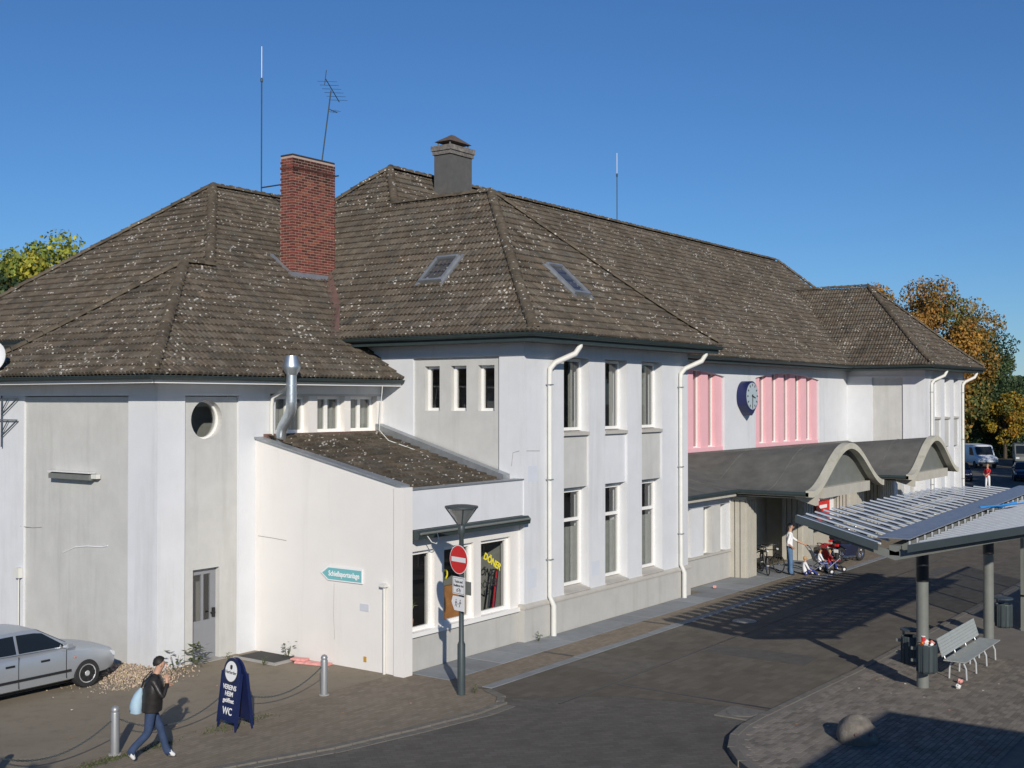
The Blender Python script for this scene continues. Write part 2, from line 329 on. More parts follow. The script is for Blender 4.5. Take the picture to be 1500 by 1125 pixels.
for k,(x0,x1,y0,y1) in enumerate(((26.5,27.6,10.6,13.3),(33.0,45.0,12.1,12.7),(23.2,25.0,13.42,15.15))): o=sheet('repair_patch',[(x0,y0),(x1,y0+.05),(x1-.04,y1),(x0+.05,y1-.04)],.0075,mat('repair_patch',(.095+.03*(k==2),.088+.025*(k==2),.078+.015*(k==2)),.92,.2,3,bump=.3)); o.parent=forecourt
# traffic island with kerb, pavers and manhole
ISL=[(17.2,6.6),(17.9,7.75),(18.72,8.62),(19.3,9.05),(19.96,9.32),(20.7,9.44),(21.3,9.45),(26.3,9.28),(60,9.2)]
island=sheet('traffic_island',[(a,b-.05) for a,b in ISL]+[(60,-8),(15.2,-8),(15.4,2)],.10,'paver'); set_tint(island.data,[(.9,.9,.9)])
stones('island_kerb_stone',ISL,.8,.16,.112,0,'cobblestone',island)
def pavers():
    V=[];F=[];C=[];
    def inside(x,y):
        ys=np.interp(x,[p[0] for p in ISL],[p[1] for p in ISL]); return y<ys-.16 and x>17.4+.0
    per=[]
    for j in range(44):
        y=5.0+j*.104
        for i in range(80):
            x=17.3+i*.208+(.104 if j%2 else 0)
            if x<29.5 and inside(x,y) and inside(x+.2,y) and inside(x,y+.1) and inside(x+.2,y+.1): per.append((x,y))
    d=[(p[0]**2+p[1]**2,p) for p in per]; d.sort(); ind=set(p for _,p in d[:300])
    ms=[]
    for k in range(5):
        o=MB().box(.003,.201,.003,.097,-.03,.014).build('paver','paver',island); g=random.uniform(.72,1.2); set_tint(o.data,[(g,g*.985,g*.96)]*6); ms.append(o.data); bpy.data.objects.remove(o)
    st=MB()
    for p in per:
        z=.098+random.uniform(-.002,.003)
        if p in ind:
            o=bpy.data.objects.new('paver',random.choice(ms)); COL.objects.link(o); o.parent=island; o.location=(p[0],p[1],z)
        else:
            st.box(p[0]+.003,p[0]+.201,p[1]+.003,p[1]+.097,z-.03,z+.014); g=random.uniform(.72,1.2); C+=[(g,g*.985,g*.96)]*6
    o=st.build('pavers',"paver",island,fix=False); o['kind']='stuff'; set_tint(o.data,C)
pavers()
mh=MB().box(-.42,.42,-.42,.42,-.05,.022).build('manhole_frame','cobblestone',None,bevel=.006); mh.location=(21.75,9.98,0); mh.rotation_euler=(0,0,.02); mh.name='manhole_cover'
tag(mh,'round manhole cover in a square frame set into the island kerb','manhole')
MB().lathe([(.30,0),(.30,.014),(.27,.018)],(0,0,.018),24).build('cover',mat('worn_cover',(.15,.145,.13),.9,.2,8),mh)
mh2=MB().lathe([(.34,0),(.34,.008),(.30,.012)],(0,0,.003),24).build('manhole_cover','concrete'); mh2.location=(30.9,14.1,0); tag(mh2,'round pale manhole cover in the forecourt within the shelter shadow','manhole')
MB().lathe([(.27,0),(.27,.006)],(0,0,.012),24).build('cover','steel',mh2)
# ================================================================ station building
ST=thing('station_building','white rendered station building with grey hipped tile roofs and pink window bays','building')
def P_(name,mb,m,parent=ST,**k): return mb.build(name,m,parent,**k)
def window(T,a0,a1,b0,b1,d,parent=ST,transoms=(),mulls=(),fw=.07,curtain=None,sill=True,glass='glass',frame='frame'):
    m=MB(); m.T(T,a0,a0+fw,b0,b1,d,d+.08); m.T(T,a1-fw,a1,b0,b1,d,d+.08); m.T(T,a0+fw,a1-fw,b0,b0+fw,d,d+.08); m.T(T,a0+fw,a1-fw,b1-fw,b1,d,d+.08)
    for t in transoms: m.T(T,a0+fw,a1-fw,t-.045,t+.045,d-.004,d+.076)
    for t in mulls: m.T(T,t-.05,t+.05,b0+fw,b1-fw,d-.006,d+.074)
    w=m.build('window',frame,parent)
    MB().add([T(a0+fw-.01,b0+fw-.01,d+.03),T(a1-fw+.01,b0+fw-.01,d+.03),T(a1-fw+.01,b1-fw+.01,d+.03),T(a0+fw-.01,b1-fw+.01,d+.03)],[(0,1,2,3)]).build('pane',glass,w,fix=False)
    if sill: MB().T(T,a0-.0,a1+.0,b0-.06,b0-.002,d-.14,d+.05).build('sill',frame,w)
    if curtain:
        f0,f1,g0,g1=curtain; n=22; P=[]
        for i in range(n):
            u=a0+(a1-a0)*(f0+(f1-f0)*i/(n-1)); dd=d+.13+.02*math.sin(i*1.7); P.append([T(u,b0+(b1-b0)*g0,dd),T(u,b0+(b1-b0)*g1,dd)])
        MB().grid(P).build('curtain','curtain',w,fix=False)
    return w
X0,X1,YW,YM=24.9,34.0,17.45,21.4       # first wing
def wing(X0,X1,edges,side_windows,tag_):
    T=SX(YW); S=SY(X0)
    P_('plinth',MB().box(X0-.06,X1+.06,YW-.06,YW+.35,-.1,.85).box(X0-.06,X0+.3,YW+.35,YM,-.1,.85),'plinth')
    P_('plinth_ledge',MB().prism([(-.09,.85),(.12,.85),(.12,.97),(-.0,.97),(-.09,.9)],lambda a,b,d:(d,YW+a,b),X0-.09,X1+.09).prism([(-.09,.85),(.12,.85),(.12,.97),(-.0,.97),(-.09,.9)],lambda a,b,d:(X0+a,d,b),YW+.12,YM),'ledge')
    cols=[X0]+[e for p in edges for e in p]+[X1]
    for k in range(0,len(cols),2): P_('pilaster',MB().box(cols[k],cols[k+1],YW,YW+.5,.93,7.36),'white')
    for a0,a1 in edges:
        P_('spandrel',MB().box(a0,a1,YW+.07,YW+.42,3.82,5.24),'white' if 28.5<a0<30 else 'grey')
        P_('window_sill',MB().prism([(-.02,5.24),(.45,5.24),(.45,5.36),(-.02,5.33)],lambda a,b,d:(d,YW+a,b),a0+.001,a1-.001),'ledge')
        P_('window_sill',MB().prism([(-.05,.971),(.45,.971),(.45,1.14),(-.05,1.0)],lambda a,b,d:(d,YW+a,b),a0+.001,a1-.001),'ledge')
        P_('lintel',MB().box(a0,a1,YW+.05,YW+.45,7.36,7.5),'grey')
        P_('lintel',MB().box(a0,a1,YW+.27,YW+.45,3.74,3.82),'grey')
        window(T,a0,a1,5.37,7.36,.28,curtain=((.66,.80,0,1),(.72,.84,0,1),(.60,.74,0,1))[edges.index((a0,a1))],sill=False,fw=.085)
        window(T,a0,a1,1.12,3.76,.28,transoms=(2.92,),curtain=(0,1,.02,.60),sill=False,fw=.085)
    # frieze and ledge
    P_('frieze',MB().box(X0,X1,YW,YW+.4,7.44,8.1).box(X0,X0+.4,YW+.4,YM+1.5,7.44,8.1).box(X1-.4,X1,YW+.4,YM,7.44,8.1),'white')
    P_('frieze_ledge',MB().box(X0-.035,X1+.035,YW-.035,YW+.3,7.36,7.44).box(X0-.035,X0+.3,YW+.3,YM+1.5,7.36,7.44),'white')
    P_('wall',MB().box(X1-.35,X1,YW+.5,YM,.0,7.44),'white')
    P_('inner_wall',MB().box(X0+.4,X1-.36,YW+3.0,YW+3.1,0,7.5),'room'); P_('floor_slab',MB().box(X0+.36,X1-.36,YW+.52,YW+3.0,4.2,4.5).box(X0+.36,X1-.36,YW+.52,YW+3.0,.1,.2),'room')
EDG=[(26.76,28.05),(28.91,30.17),(31.02,32.3)]
wing(X0,X1,EDG,True,'a')
S=SY(X0)
# side wall of the first wing with a recessed panel and three slit windows
P_('pilaster',MB().T(S,YW+.5,18.25,.93,7.36,0,.4),'white'); P_('pilaster',MB().T(S,21.19,23.6,.93,7.36,0,.4),'white')
sw=[(18.45,18.99),(19.38,19.91),(20.30,20.82)]
mb=MB().T(S,18.25,21.19,.93,5.92,.07,.4).T(S,18.25,21.19,7.13,7.36,.07,.4); e=[18.25]+[q for p in sw for q in p]+[21.19]
for k in range(0,len(e),2): mb.T(S,e[k],e[k+1],5.92,7.13,.07,.4)
P_('side_panel',mb,'grey')
for a0,a1 in sw: window(S,a0,a1,5.92,7.13,.22,transoms=(),sill=False,fw=.075)
P_('inner_wall',MB().box(X0+1.6,X0+1.7,YW+.5,23,4.4,7.6),'room')
# ---- far wing
Z0,Z1=59.4,66.5
FE=[(61.0,62.05),(62.75,63.75),(64.45,65.4)]
wing(Z0,Z1,FE,False,'b'); S2=SY(Z0)
P_('pilaster',MB().T(S2,YW+.5,18.55,0,7.36,0,.4),'white'); P_('pilaster',MB().T(S2,20.1,YM,0,7.36,0,.4),'white'); P_('side_panel',MB().T(S2,18.55,20.1,0,7.36,.07,.4),'grey')
# ---- middle block with pink bays
T=SX(YM)
BAYS=[(37.8,45.0),(48.1,55.55)]
[P_('wall',MB().box(a,b,YM,YM+.4,0,8.1),'white') for a,b in ((X1-.2,37.8),(45.0,48.1),(55.55,Z0+.2))]
for a,b in BAYS:
    n=10; c=(a+b)/2; hw=(b-a)/2
    arc=[(a+(b-a)*i/16,7.18+.24*(1-((a+(b-a)*i/16-c)/hw)**2)) for i in range(17)]
    P_('bay_arch',MB().prism([(a,8.1)]+arc+[(b,8.1)],T,0,.4),'white')
    P_('bay_apron',MB().box(a,b,YM+.06,YM+.9,0,4.3),'pink')
    per=(b-a)/5.5; fw=.62
    P_('bay_backing',MB().box(a,b,YM+1.6,YM+1.7,4.3,7.6),'room')
    for k in range(6):
        x=a+k*per*1.0; x1=min(x+fw,b)
        P_('pink_fin',MB().box(x,x1,YM+.10,YM+.75,4.3,7.46),'pink')
        if k<5: window(T,x1,min(a+(k+1)*per,b),4.32,7.44,.27,sill=True,fw=.035)
        else: 
            if b-x1>.2: window(T,x1,b,4.32,7.44,.27,sill=True,fw=.035)
# ---- low corner block on the side street
XL,YL=17.25,22.3
T=SX(YL); S=SY(XL)
P_('pilaster',MB().box(XL,XL+.4,YL,23.37,0,6.35).box(XL+.4,18.03,YL,YL+.4,0,6.35),'white')
P_('pilaster',MB().T(S,27.62,28.9,0,6.35,0,.4),'white')
P_('side_panel',MB().T(S,23.37,27.62,0,6.29,.06,.4),'grey')
P_('frieze',MB().box(XL,XL+.4,YL,28.9,6.37,6.75).box(XL+.4,X0,YL,YL+.4,6.37,6.75),'white')
P_('frieze_ledge',MB().box(XL-.03,XL+.3,YL-.03,28.93,6.31,6.37).box(XL+.3,20.66,YL-.03,YL+.3,6.31,6.37),'white')
P_('wall',MB().box(XL,XL+6,28.9,29.2,0,6.75),'white')
P_('pilaster',MB().box(19.66,20.66,YL,YL+.4,0,6.31),'white')
# front panel with the round window and the door recess
cx,cz,rr=18.72,5.74,.47
def panel_with_hole(x0,x1,z0,z1,cx,cz,r,y0,y1):
    n=32; mb=MB(); circ=[(cx+r*math.cos(2*math.pi*k/n),cz+r*math.sin(2*math.pi*k/n)) for k in range(n)]
    def rect(k):
        a=2*math.pi*k/n; c,s=math.cos(a),math.sin(a); t=min(((x1-cx)/c if c>1e-6 else (x0-cx)/c if c<-1e-6 else 1e9),((z1-cz)/s if s>1e-6 else (z0-cz)/s if s<-1e-6 else 1e9)); return (cx+c*t,cz+s*t)
    out=[rect(k) for k in range(n)]
    vs=[(x,y0,z) for x,z in circ]+[(x,y0,z) for x,z in out]+[(x,y1,z) for x,z in circ]
    fs=[(k,(k+1)%n,n+(k+1)%n,n+k) for k in range(n)]+[(k,2*n+k,2*n+(k+1)%n,(k+1)%n) for k in range(n)]
    for xx,zz in ((x0,z0),(x1,z0),(x1,z1),(x0,z1)):
        ks=min(range(n),key=lambda k:(abs(out[k][0]-xx)+abs(out[k][1]-zz)));
        for kk in (ks-1,ks):
            i,j=kk%n,(kk+1)%n
            if (abs(out[i][0]-out[j][0])>1e-5 and abs(out[i][1]-out[j][1])>1e-5): vs.append((xx,y0,zz)); fs.append((n+i,n+j,len(vs)-1))
    return mb.add(vs,fs)
DX0,DX1,DH=18.32,19.12,2.2
P_('front_panel',panel_with_hole(18.03,19.66,5.0,6.29,cx,cz,rr,YL+.06,YL+.4).box(18.03,DX0,YL+.06,YL+.4,0,5.0).box(DX1,19.66,YL+.06,YL+.4,0,5.0).box(DX0,DX1,YL+.06,YL+.4,DH,5.0),'grey',fix=False)
rw=P_('round_window',MB().grid([[(cx+q*math.cos(2*math.pi*k/32),YL+.22+h,cz+q*math.sin(2*math.pi*k/32)) for k in range(33)] for q,h in ((rr-.001,.0),(rr-.05,0),(rr-.05,.06))]),'frame',fix=False)
MB().add([(cx+(rr-.04)*math.cos(2*math.pi*k/32),YL+.25,cz+(rr-.04)*math.sin(2*math.pi*k/32)) for k in range(32)],[tuple(range(32))]).build('pane','glass',rw,fix=False)
P_('inner_wall',MB().box(XL+.45,20.1,YL+.95,YL+1.0,3,6.6),'curtain')
dr=P_('door',MB().T(T,DX0,DX1,0.02,.95,.2,.26).T(T,DX0,DX0+.13,.95,DH,.2,.26).T(T,DX1-.16,DX1,.95,DH,.2,.26).T(T,DX0+.37,DX0+.43,.95,2.05,.2,.26).T(T,DX0+.13,DX1-.16,2.05,DH,.2,.26),'door')
MB().add([T(DX0+.13,.95,.23),T(DX1-.16,.95,.23),T(DX1-.16,2.05,.23),T(DX0+.13,2.05,.23)],[(0,1,2,3)]).build('pane','glass',dr,fix=False); MB().T(T,DX1-.12,DX1-.05,1.0,1.22,.15,.2).T(T,DX1-.2,DX1-.06,1.1,1.13,.13,.15).build('handle','black',dr)
P_('door_backing',MB().T(T,DX0,DX1,0,DH,.6,.65),'room')
P_('door_step',MB().box(DX0-.1,DX1+.1,YL-.12,YL+.3,0,.03),'concrete')
# strip of windows above the lean-to
ws=[(20.86,22.02),(22.34,23.38),(23.6,24.66)]
e=[20.66]+[q for p in ws for q in p]+[X0]
P_('window_pier',MB().box(e[0],e[1],YL,YL+.4,5.0,6.31),'white')
for k in range(2,len(e),2): P_('window_pier',MB().box(e[k],e[k+1],YL,YL+.4,5.36,6.31),'cream')
P_('window_apron',MB().box(e[1],X0,YL,YL+.4,4.6,5.36),'cream'); P_('lintel',MB().box(e[1],X0,YL+.02,YL+.4,6.31,6.37),'grey')
for a0,a1 in ws: window(T,a0,a1,5.36,6.31,.2,mulls=((a0+a1)/2,),sill=True,fw=.08,curtain=(0,1,0,1))
# ---- lean-to: white side wall, tiled roof, shop front
XS,YS=20.2,17.6
P_('lean_to_wall',MB().prism([(YL+.02,0),(YS-.1,0),(YS-.1,4.24),(YL+.02,5.25)],lambda a,b,d:(XS+d,a,b),0,.22),'cream')
P_('wall_coping',MB().prism([(YL+.02,5.25),(YS-.1,4.24),(YS-.1,4.29),(YL+.02,5.30)],lambda a,b,d:(XS+d,a,b),-.05,.26),'zinc')
P_('corner_pier',MB().box(XS-.06,XS+.24,YS-.2,YS+.1,0,4.24),'cream')
T=SX(YS)
P_('shop_fascia',MB().box(XS+.24,X0-.0,YS-.12,YS+.12,3.26,4.16),'white')
P_('fascia_cap',MB().box(XS+.24,X0,YS-.15,YS+.15,4.16,4.19),'zinc')
P_('shop_plinth',MB().box(XS+.24,X0-.07,YS,YS+.3,0,.80),'plinth')
P_('shop_sill',MB().box(XS+.24,X0-.07,YS-.08,YS+.3,.80,.90),'frame')
sh=[(20.5,21.47),(21.82,22.97),(23.26,24.5)]; e=[XS+.24]+[q for p in sh for q in p]+[X0]
P_('shop_lintel',MB().box(XS+.24,X0,YS+.0,YS+.3,2.74,3.26),'cream')
for k in range(0,len(e),2): P_('shop_pier',MB().box(e[k],e[k+1],YS,YS+.3,.90,2.74),'cream')
for a0,a1 in sh: window(T,a0,a1,.90,2.74,.10,fw=.09,sill=False)
aw=P_('awning_cassette',MB().prism([(-.36,3.06),(-.05,3.04),(-.05,3.24),(-.3,3.26),(-.38,3.18)],lambda a,b,d:(d,YS+a,b),XS+.26,X0-.03),'gutter')
MB().tube([(x,YS-.40,3.19-.0) for x in np.linspace(XS+.3,X0-.1,2)],.03,6).build('awning_roller','steel',aw)
MB().tube([(20.75,YS-.38,3.12),(20.85,YS-.42,2.98),(21.0,YS-.43,2.93),(21.12,YS-.42,3.0),(21.1,YS-.38,3.15)],.012,6).build('loose_cable','pvc',aw)
P_('shop_room',MB().box(XS+.3,X0,YS+2.6,YS+2.7,0,4).box(XS+.25,X0,YS+.3,YS+2.6,-.02,.05).box(XS+.25,X0,YS+.31,YS+2.6,2.95,3.0),'room')
P_('shop_room',MB().box(24.6,24.7,YS+.35,YS+2.6,0,3),'curtain')
wb=face_matrix((23.9,YS+.125,2.15),(1,0,-.55),(.3,0,1)); lettering('DÖNER',.23,'yellow',ST,wb,.03,name='window_lettering')
lettering('DÖNER',.23,'blackprint',ST,face_matrix((23.72,YS+.125,1.62),(1,0,.05),(.2,0,1)),.02,name='window_lettering')
lettering('D',.34,'yellow',ST,face_matrix((22.0,YS+.125,2.05),(1,0,0),(0,0,1)),.03,name='window_lettering')
# downpipes
def downpipe(path,r=.055,name='downpipe'): return P_(name,MB().tube(path,r,10),'pvc',smooth=True)
def wing_pipe(x,eave_y=16.8,zt=7.86,yw=YW):
    yy=yw-.09; o=downpipe([(x+.62,eave_y,zt),(x+.61,eave_y,zt-.22),(x+.5,eave_y+.08,zt-.42),(x+.14,yy-.08,zt-.66),(x+.02,yy,zt-.82),(x,yy,zt-1.0),(x,yy,1.05),(x+.02,yy-.05,.92),(x+.05,yy-.09,.8),(x+.05,yy-.09,.0)],[.06,.075,.078,.078,.075,.066,.062,.066,.075,.075])
    for z in (6.6,4.1,2.0): MB().box(x-.075,x+.075,yy-.075,yy+.09,z,z+.03).build('pipe_bracket','zinc',o)
wing_pipe(25.95); wing_pipe(33.35); wing_pipe(60.2); wing_pipe(65.9)
downpipe([(20.86,21.75,6.66),(20.86,21.8,6.55),(20.66,22.18,6.28),(20.66,22.22,6.1),(20.66,22.22,5.2)],.05)
downpipe([(XS-.06,17.98,2.0),(XS-.06,17.98,0)],.035,'wall_pipe')
downpipe([(16.98+.2,27.7,1.75),(16.98+.2,27.7,.0)],.015,'wall_pipe')
P_('meter_box',MB().box(17.12,17.24,27.62,27.8,1.7,1.95),'pvc'); P_('pipe_cap',MB().box(XS-.14,XS+.0,17.9,18.06,1.98,2.05),'pvc')
# ================================================================ roofs
CAMP=Vector((0,0,6.2)); TILE_POOL=[]
def prof(z0,total,rise,k=.16,r=1.8):
    m2=(rise+k)/total
    return lambda t: z0-k+m2*t+(k*(1-t/r)**2 if t<r else 0) if k else z0+rise/total*t
TW,TL=.30,.335
us=np.linspace(0,TW,9); us=us+.012*np.array([0,-1,0,1,0,-1,0,1,0]); hs=.062*np.array([0,.78,1,.78,0,.78,1,.78,.0])
def tile_slope(name,E0,u,v,f,width,total,polys,parent=ST):
    """E0 eave start (x,y); u along eave, v inward; f(run)->z; polys: list of convex plan polygons in (a,run)."""
    E0=np.array(E0,float); u=np.array(u,float); v=np.array(v,float)
    rs=np.linspace(-.06,total,400); zs=np.array([f(max(t,0)) + (f(.05)-f(0))/.05*min(t,0) for t in rs]); sl=np.r_[0,np.cumsum(np.hypot(np.diff(rs),np.diff(zs)))]
    nrow=int(sl[-1]/TL)+1; ncol=int(width/TW)+1
    deckp=MB()
    # deck slabs following the profile
    for poly in polys:
        P=np.array(poly); r0,r1=P[:,1].min(),P[:,1].max(); cuts=[t for t in (0,.45,.9,1.35,1.8) if r0<=t<r1 and (t>r0 or True)]+[r1]; cuts=sorted(set([r0]+[c for c in cuts if c>r0]))
        def span(t):
            xs=[]
            for (a0,t0),(a1,t1) in zip(P,np.roll(P,-1,0)):
                if abs(t1-t0)<1e-9:
                    if abs(t-t0)<1e-6: xs+=[a0,a1]
                elif min(t0,t1)-1e-6<=t<=max(t0,t1)+1e-6: xs.append(a0+(a1-a0)*(t-t0)/(t1-t0))
            return min(xs),max(xs)
        # add polygon corner runs
        cuts=sorted(set(cuts+[float(t) for t in P[:,1] if r0<t<r1]))
        for t0,t1 in zip(cuts[:-1],cuts[1:]):
            l0,h0=span(t0+1e-5); l1,h1=span(t1-1e-5)
            def W(a,t,dz): p=E0+u*a+v*t; return (p[0],p[1],f(t)+dz)
            vs=[W(l0,t0,-.05),W(h0,t0,-.05),W(h1,t1,-.05),W(l1,t1,-.05),W(l0,t0,-.14),W(h0,t0,-.14),W(h1,t1,-.14),W(l1,t1,-.14)]
            deckp.add(vs,[(0,1,2,3),(7,6,5,4),(0,4,5,1),(1,5,6,2),(2,6,7,3),(3,7,4,0)])
    deck=deckp.build(name,'deck',parent)
    allV=[];allF=[];cols=[]
    bigbm=bmesh.new()
    for poly in polys:
        P=np.array(poly,float); cen=P.mean(0); edges=[]
        for (p,q) in zip(P,np.roll(P,-1,0)):
            d=q-p; nrm=np.array([d[1],-d[0]]); nrm/=np.hypot(*nrm)
            if nrm@(cen-p)>0: nrm=-nrm
            edges.append((p,nrm))
        V=[];F=[];Cc=[];cnt=0
        for j in range(nrow):
            s0=j*TL; s1=min(s0+TL+.04,sl[-1]+.03); r0=np.interp(s0,sl,rs); r1=np.interp(s1,sl,rs); z0=np.interp(s0,sl,zs); z1=np.interp(s1,sl,zs)
            if r0>P[:,1].max()+.01 or r1<P[:,1].min()-.01: continue
            tv=np.array([r1-r0,z1-z0]); tv/=np.hypot(*tv); nv=np.array([-tv[1],tv[0]])
            for i in range(-1,ncol+1):
                a0=i*TW; c=np.array([[a0,r0],[a0+TW,r0],[a0+TW,r1],[a0,r1]])
                dist=[((c-p)@n).max() for p,n in edges]; dmin=[((c-p)@n).min() for p,n in edges]
                if max(dmin)>0: continue
                full=max(dist)<=(0.061 if True else 0)
                full=all(dd<=1e-6 or (abs(n[1]+1)<1e-6 and dd<.08) for dd,(p,n) in zip(dist,edges))
                g=float(np.clip(rng.normal(1,.13),.6,1.4)); w=float(rng.normal(0,.03)); col=(g*(1+w),g,g*(1-w))
                jit=float(rng.normal(0,.004)); lift=.052+jit
                loc=[]
                pa=E0+u*a0+v*r0; base=Vector((pa[0],pa[1],z0))
                U=Vector((u[0],u[1],0)); Vv=Vector((v[0]*tv[0],v[1]*tv[0],tv[1])); N=Vector((v[0]*nv[0],v[1]*nv[0],nv[1]))
                L=s1-s0
                if full and abs(L-TL-.04)<1e-6:
                    TILE_POOL.append(((base-CAMP).length,base,U,Vv,N,lift,col,deck)); continue
                b0=len(V)
                for k in range(9): V.append(base+U*us[k]+N*(lift+hs[k]-.07))
                for k in range(9): V.append(base+U*us[k]+N*(lift+hs[k]))
                for k in range(9): V.append(base+U*us[k]+Vv*L+N*(hs[k]+jit))
                for k in range(8):
                    F.append((b0+k,b0+k+1,b0+9+k+1,b0+9+k)); F.append((b0+9+k,b0+9+k+1,b0+18+k+1,b0+18+k)); Cc+=[col,col]
        if not V: continue
        me=bpy.data.meshes.new('x'); me.from_pydata([tuple(p) for p in V],[],F); set_tint(me,Cc)
        bm=bmesh.new(); bm.from_mesh(me)
        for p,n in edges:
            if abs(n[1]+1)<1e-6 and abs(p[1])<1e-6: continue      # eave: no clip
            wp=E0+u*p[0]+v*p[1]; wn_=u*n[0]+v*n[1]
            bmesh.ops.bisect_plane(bm,geom=bm.verts[:]+bm.edges[:]+bm.faces[:],plane_co=(wp[0],wp[1],0),plane_no=(wn_[0],wn_[1],0),clear_outer=True)
        m2=bpy.data.meshes.new('roof_tiles'); bm.to_mesh(m2); bm.free(); bpy.data.meshes.remove(me)
        o=link('cut_roof_tiles',m2,'tile',deck); o['kind']='stuff'; smooth_by_angle(m2,R(60))
    return deck
def proto_tile(col):
    mb=MB(); L=TL+.04
    mb.add([(us[k],0,.052+hs[k]-.07) for k in range(9)]+[(us[k],0,.052+hs[k]) for k in range(9)]+[(us[k],L,hs[k]) for k in range(9)],[(k,k+1,10+k,9+k) for k in range(8)]+[(9+k,10+k,19+k,18+k) for k in range(8)])
    me=bpy.data.meshes.new('roof_tile'); me.from_pydata(mb.v,[],mb.f); set_tint(me,[col]*16); me.materials.append(MT['tile']); smooth_by_angle(me,R(60)); return me
def finish_tiles():
    TILE_POOL.sort(key=lambda t:t[0]); ms=[proto_tile((g*(1+w),g,g*(1-w))) for g,w in ((.78,.0),(.88,.03),(.95,-.02),(1.,.02),(1.06,.0),(1.12,.04),(1.22,-.03),(1.02,-.03))]
    for d,b,U,Vv,N,lift,col,deck in TILE_POOL[:300]:
        o=bpy.data.objects.new('roof_tile',random.choice(ms)); COL.objects.link(o); o.parent=deck
        M=Matrix((U,Vv,N)).transposed().to_4x4(); M.translation=b+N*(lift-.052); o.matrix_local=M
    by={}
    for t in TILE_POOL[300:]: by.setdefault(t[7].name,[]).append(t)
    for nm,L_ in by.items():
        n=len(L_); B=np.array([t[1] for t in L_]); U=np.array([t[2] for t in L_]); V=np.array([t[3] for t in L_]); N=np.array([t[4] for t in L_]); lf=np.array([t[5] for t in L_]); C=np.array([t[6] for t in L_]); L=TL+.04
        vs=np.zeros((n,27,3))
        for k in range(9):
            vs[:,k]=B+U*us[k]+N*(lf+hs[k]-.07)[:,None]; vs[:,9+k]=B+U*us[k]+N*(lf+hs[k])[:,None]; vs[:,18+k]=B+U*us[k]+V*L+N*(hs[k]+lf-.052)[:,None]
        q=[(k,k+1,10+k,9+k) for k in range(8)]+[(9+k,10+k,19+k,18+k) for k in range(8)]
        fs=(np.array(q)[None]+27*np.arange(n)[:,None,None]).reshape(-1,4)
        me=bpy.data.meshes.new('roof_tiles'); me.from_pydata(vs.reshape(-1,3).tolist(),[],fs.tolist()); set_tint(me,np.repeat(C,16,axis=0)); smooth_by_angle(me,R(60))
        o=link('remaining_roof_tiles',me,'tile',L_[0][7]); o['kind']='stuff'
fQ=prof(6.80,9.2,6.42,.10); fP=prof(7.95,7.05,6.35); fW=lambda t:fP(t)
fL=prof(7.95,6.5,5.25,0)
# street slope of the low block (two convex pieces), its gable-side slope and the slope above it
tile_slope('roof_slope',(16.55,21.6),(1,0),(0,1),fQ,14.5,9.2,[[(0,0),(8.36,0),(8.36,2.0),(2.0,2.0)],[(2,2),(8.36,2.0),(10.8,4.5),(4.5,4.5)],[(5.4,4.5),(10.8,4.5),(14.6,9.2),(9.45,9.2)]])
tile_slope('roof_slope',(16.55,29.3),(0,-1),(1,0),fQ,7.7,4.5,[[(0,0),(7.7,0),(3.2,4.5)]])
tile_slope('roof_slope',(19.5,37.3),(0,-1),(1,0),fL,13,6.5,[[(0,0),(11.5,0),(11.2,2.43),(6.5,6.5)]])
# first wing and main roof
tile_slope('roof_slope',(24.3,34.8),(0,-1),(1,0),fP,18.1,7.05,[[(0,0),(18.07,0),(12.85,5.22),(5.22,5.22)],[(5.22,5.22),(8.88,5.22),(7.05,7.05)]])
tile_slope('roof_slope',(24.3,16.73),(1,0),(0,1),fP,10.45,5.225,[[(0,0),(10.45,0),(5.225,5.225)]])
tile_slope('roof_slope',(26.0,20.7),(1,0),(0,1),fP,45,7.05,[[(5.0,0),(43.4,0),(39.4,7.05),(5.35,7.05),(3.5,5.2)]])
tile_slope('roof_slope',(58.2,27.5),(0,-1),(1,0),prof(7.95,4.7,4.3),10.8,4.7,[[(0,0),(10.77,0),(6.07,4.7),(0,4.7)]])
tile_slope('roof_slope',(58.2,16.73),(1,0),(0,1),prof(7.95,4.7,4.3),9.4,4.7,[[(0,0),(9.4,0),(4.7,4.7)]])
finish_tiles()
# hidden slopes, closed so that no sun gets into the attic
def slab(pts): return MB().add(pts,[tuple(range(len(pts)))])
zr=14.3
P_('rear_roof_slope',slab([(31.35,27.75,zr-.06),(65.4,27.75,zr-.06),(69,34.8,7.9),(24.3,34.8,7.9)]),'tile',fix=False)
P_('rear_roof_slope',slab([(65.4,27.75,zr-.06),(69.4,20.7,7.9),(69,34.8,7.9)]),'tile',fix=False)
P_('rear_roof_slope',slab([(29.53,21.95,fP(5.22)-.06),(34.75,16.73,7.9),(34.75,20.9,7.9),(29.53,26.1,fP(5.22)-.06)]),'tile',fix=False)
P_('rear_roof_slope',slab([(62.9,21.43,12.19),(67.6,16.73,7.9),(67.6,27.5,7.9),(62.9,27.5,12.19)]),'tile',fix=False)
P_('rear_roof_slope',slab([(21.05,26.1,fQ(4.5)-.06),(16.55,29.3,6.76),(22,29.3,6.76),(23,26.1,fQ(4.5)-.06)]),'tile',fix=False)
P_('rear_roof_slope',slab([(26,30.8,13.1),(30.2,30.8,13.1),(30.2,38,7.9),(19.5,37.3,7.9)]),'tile',fix=False)
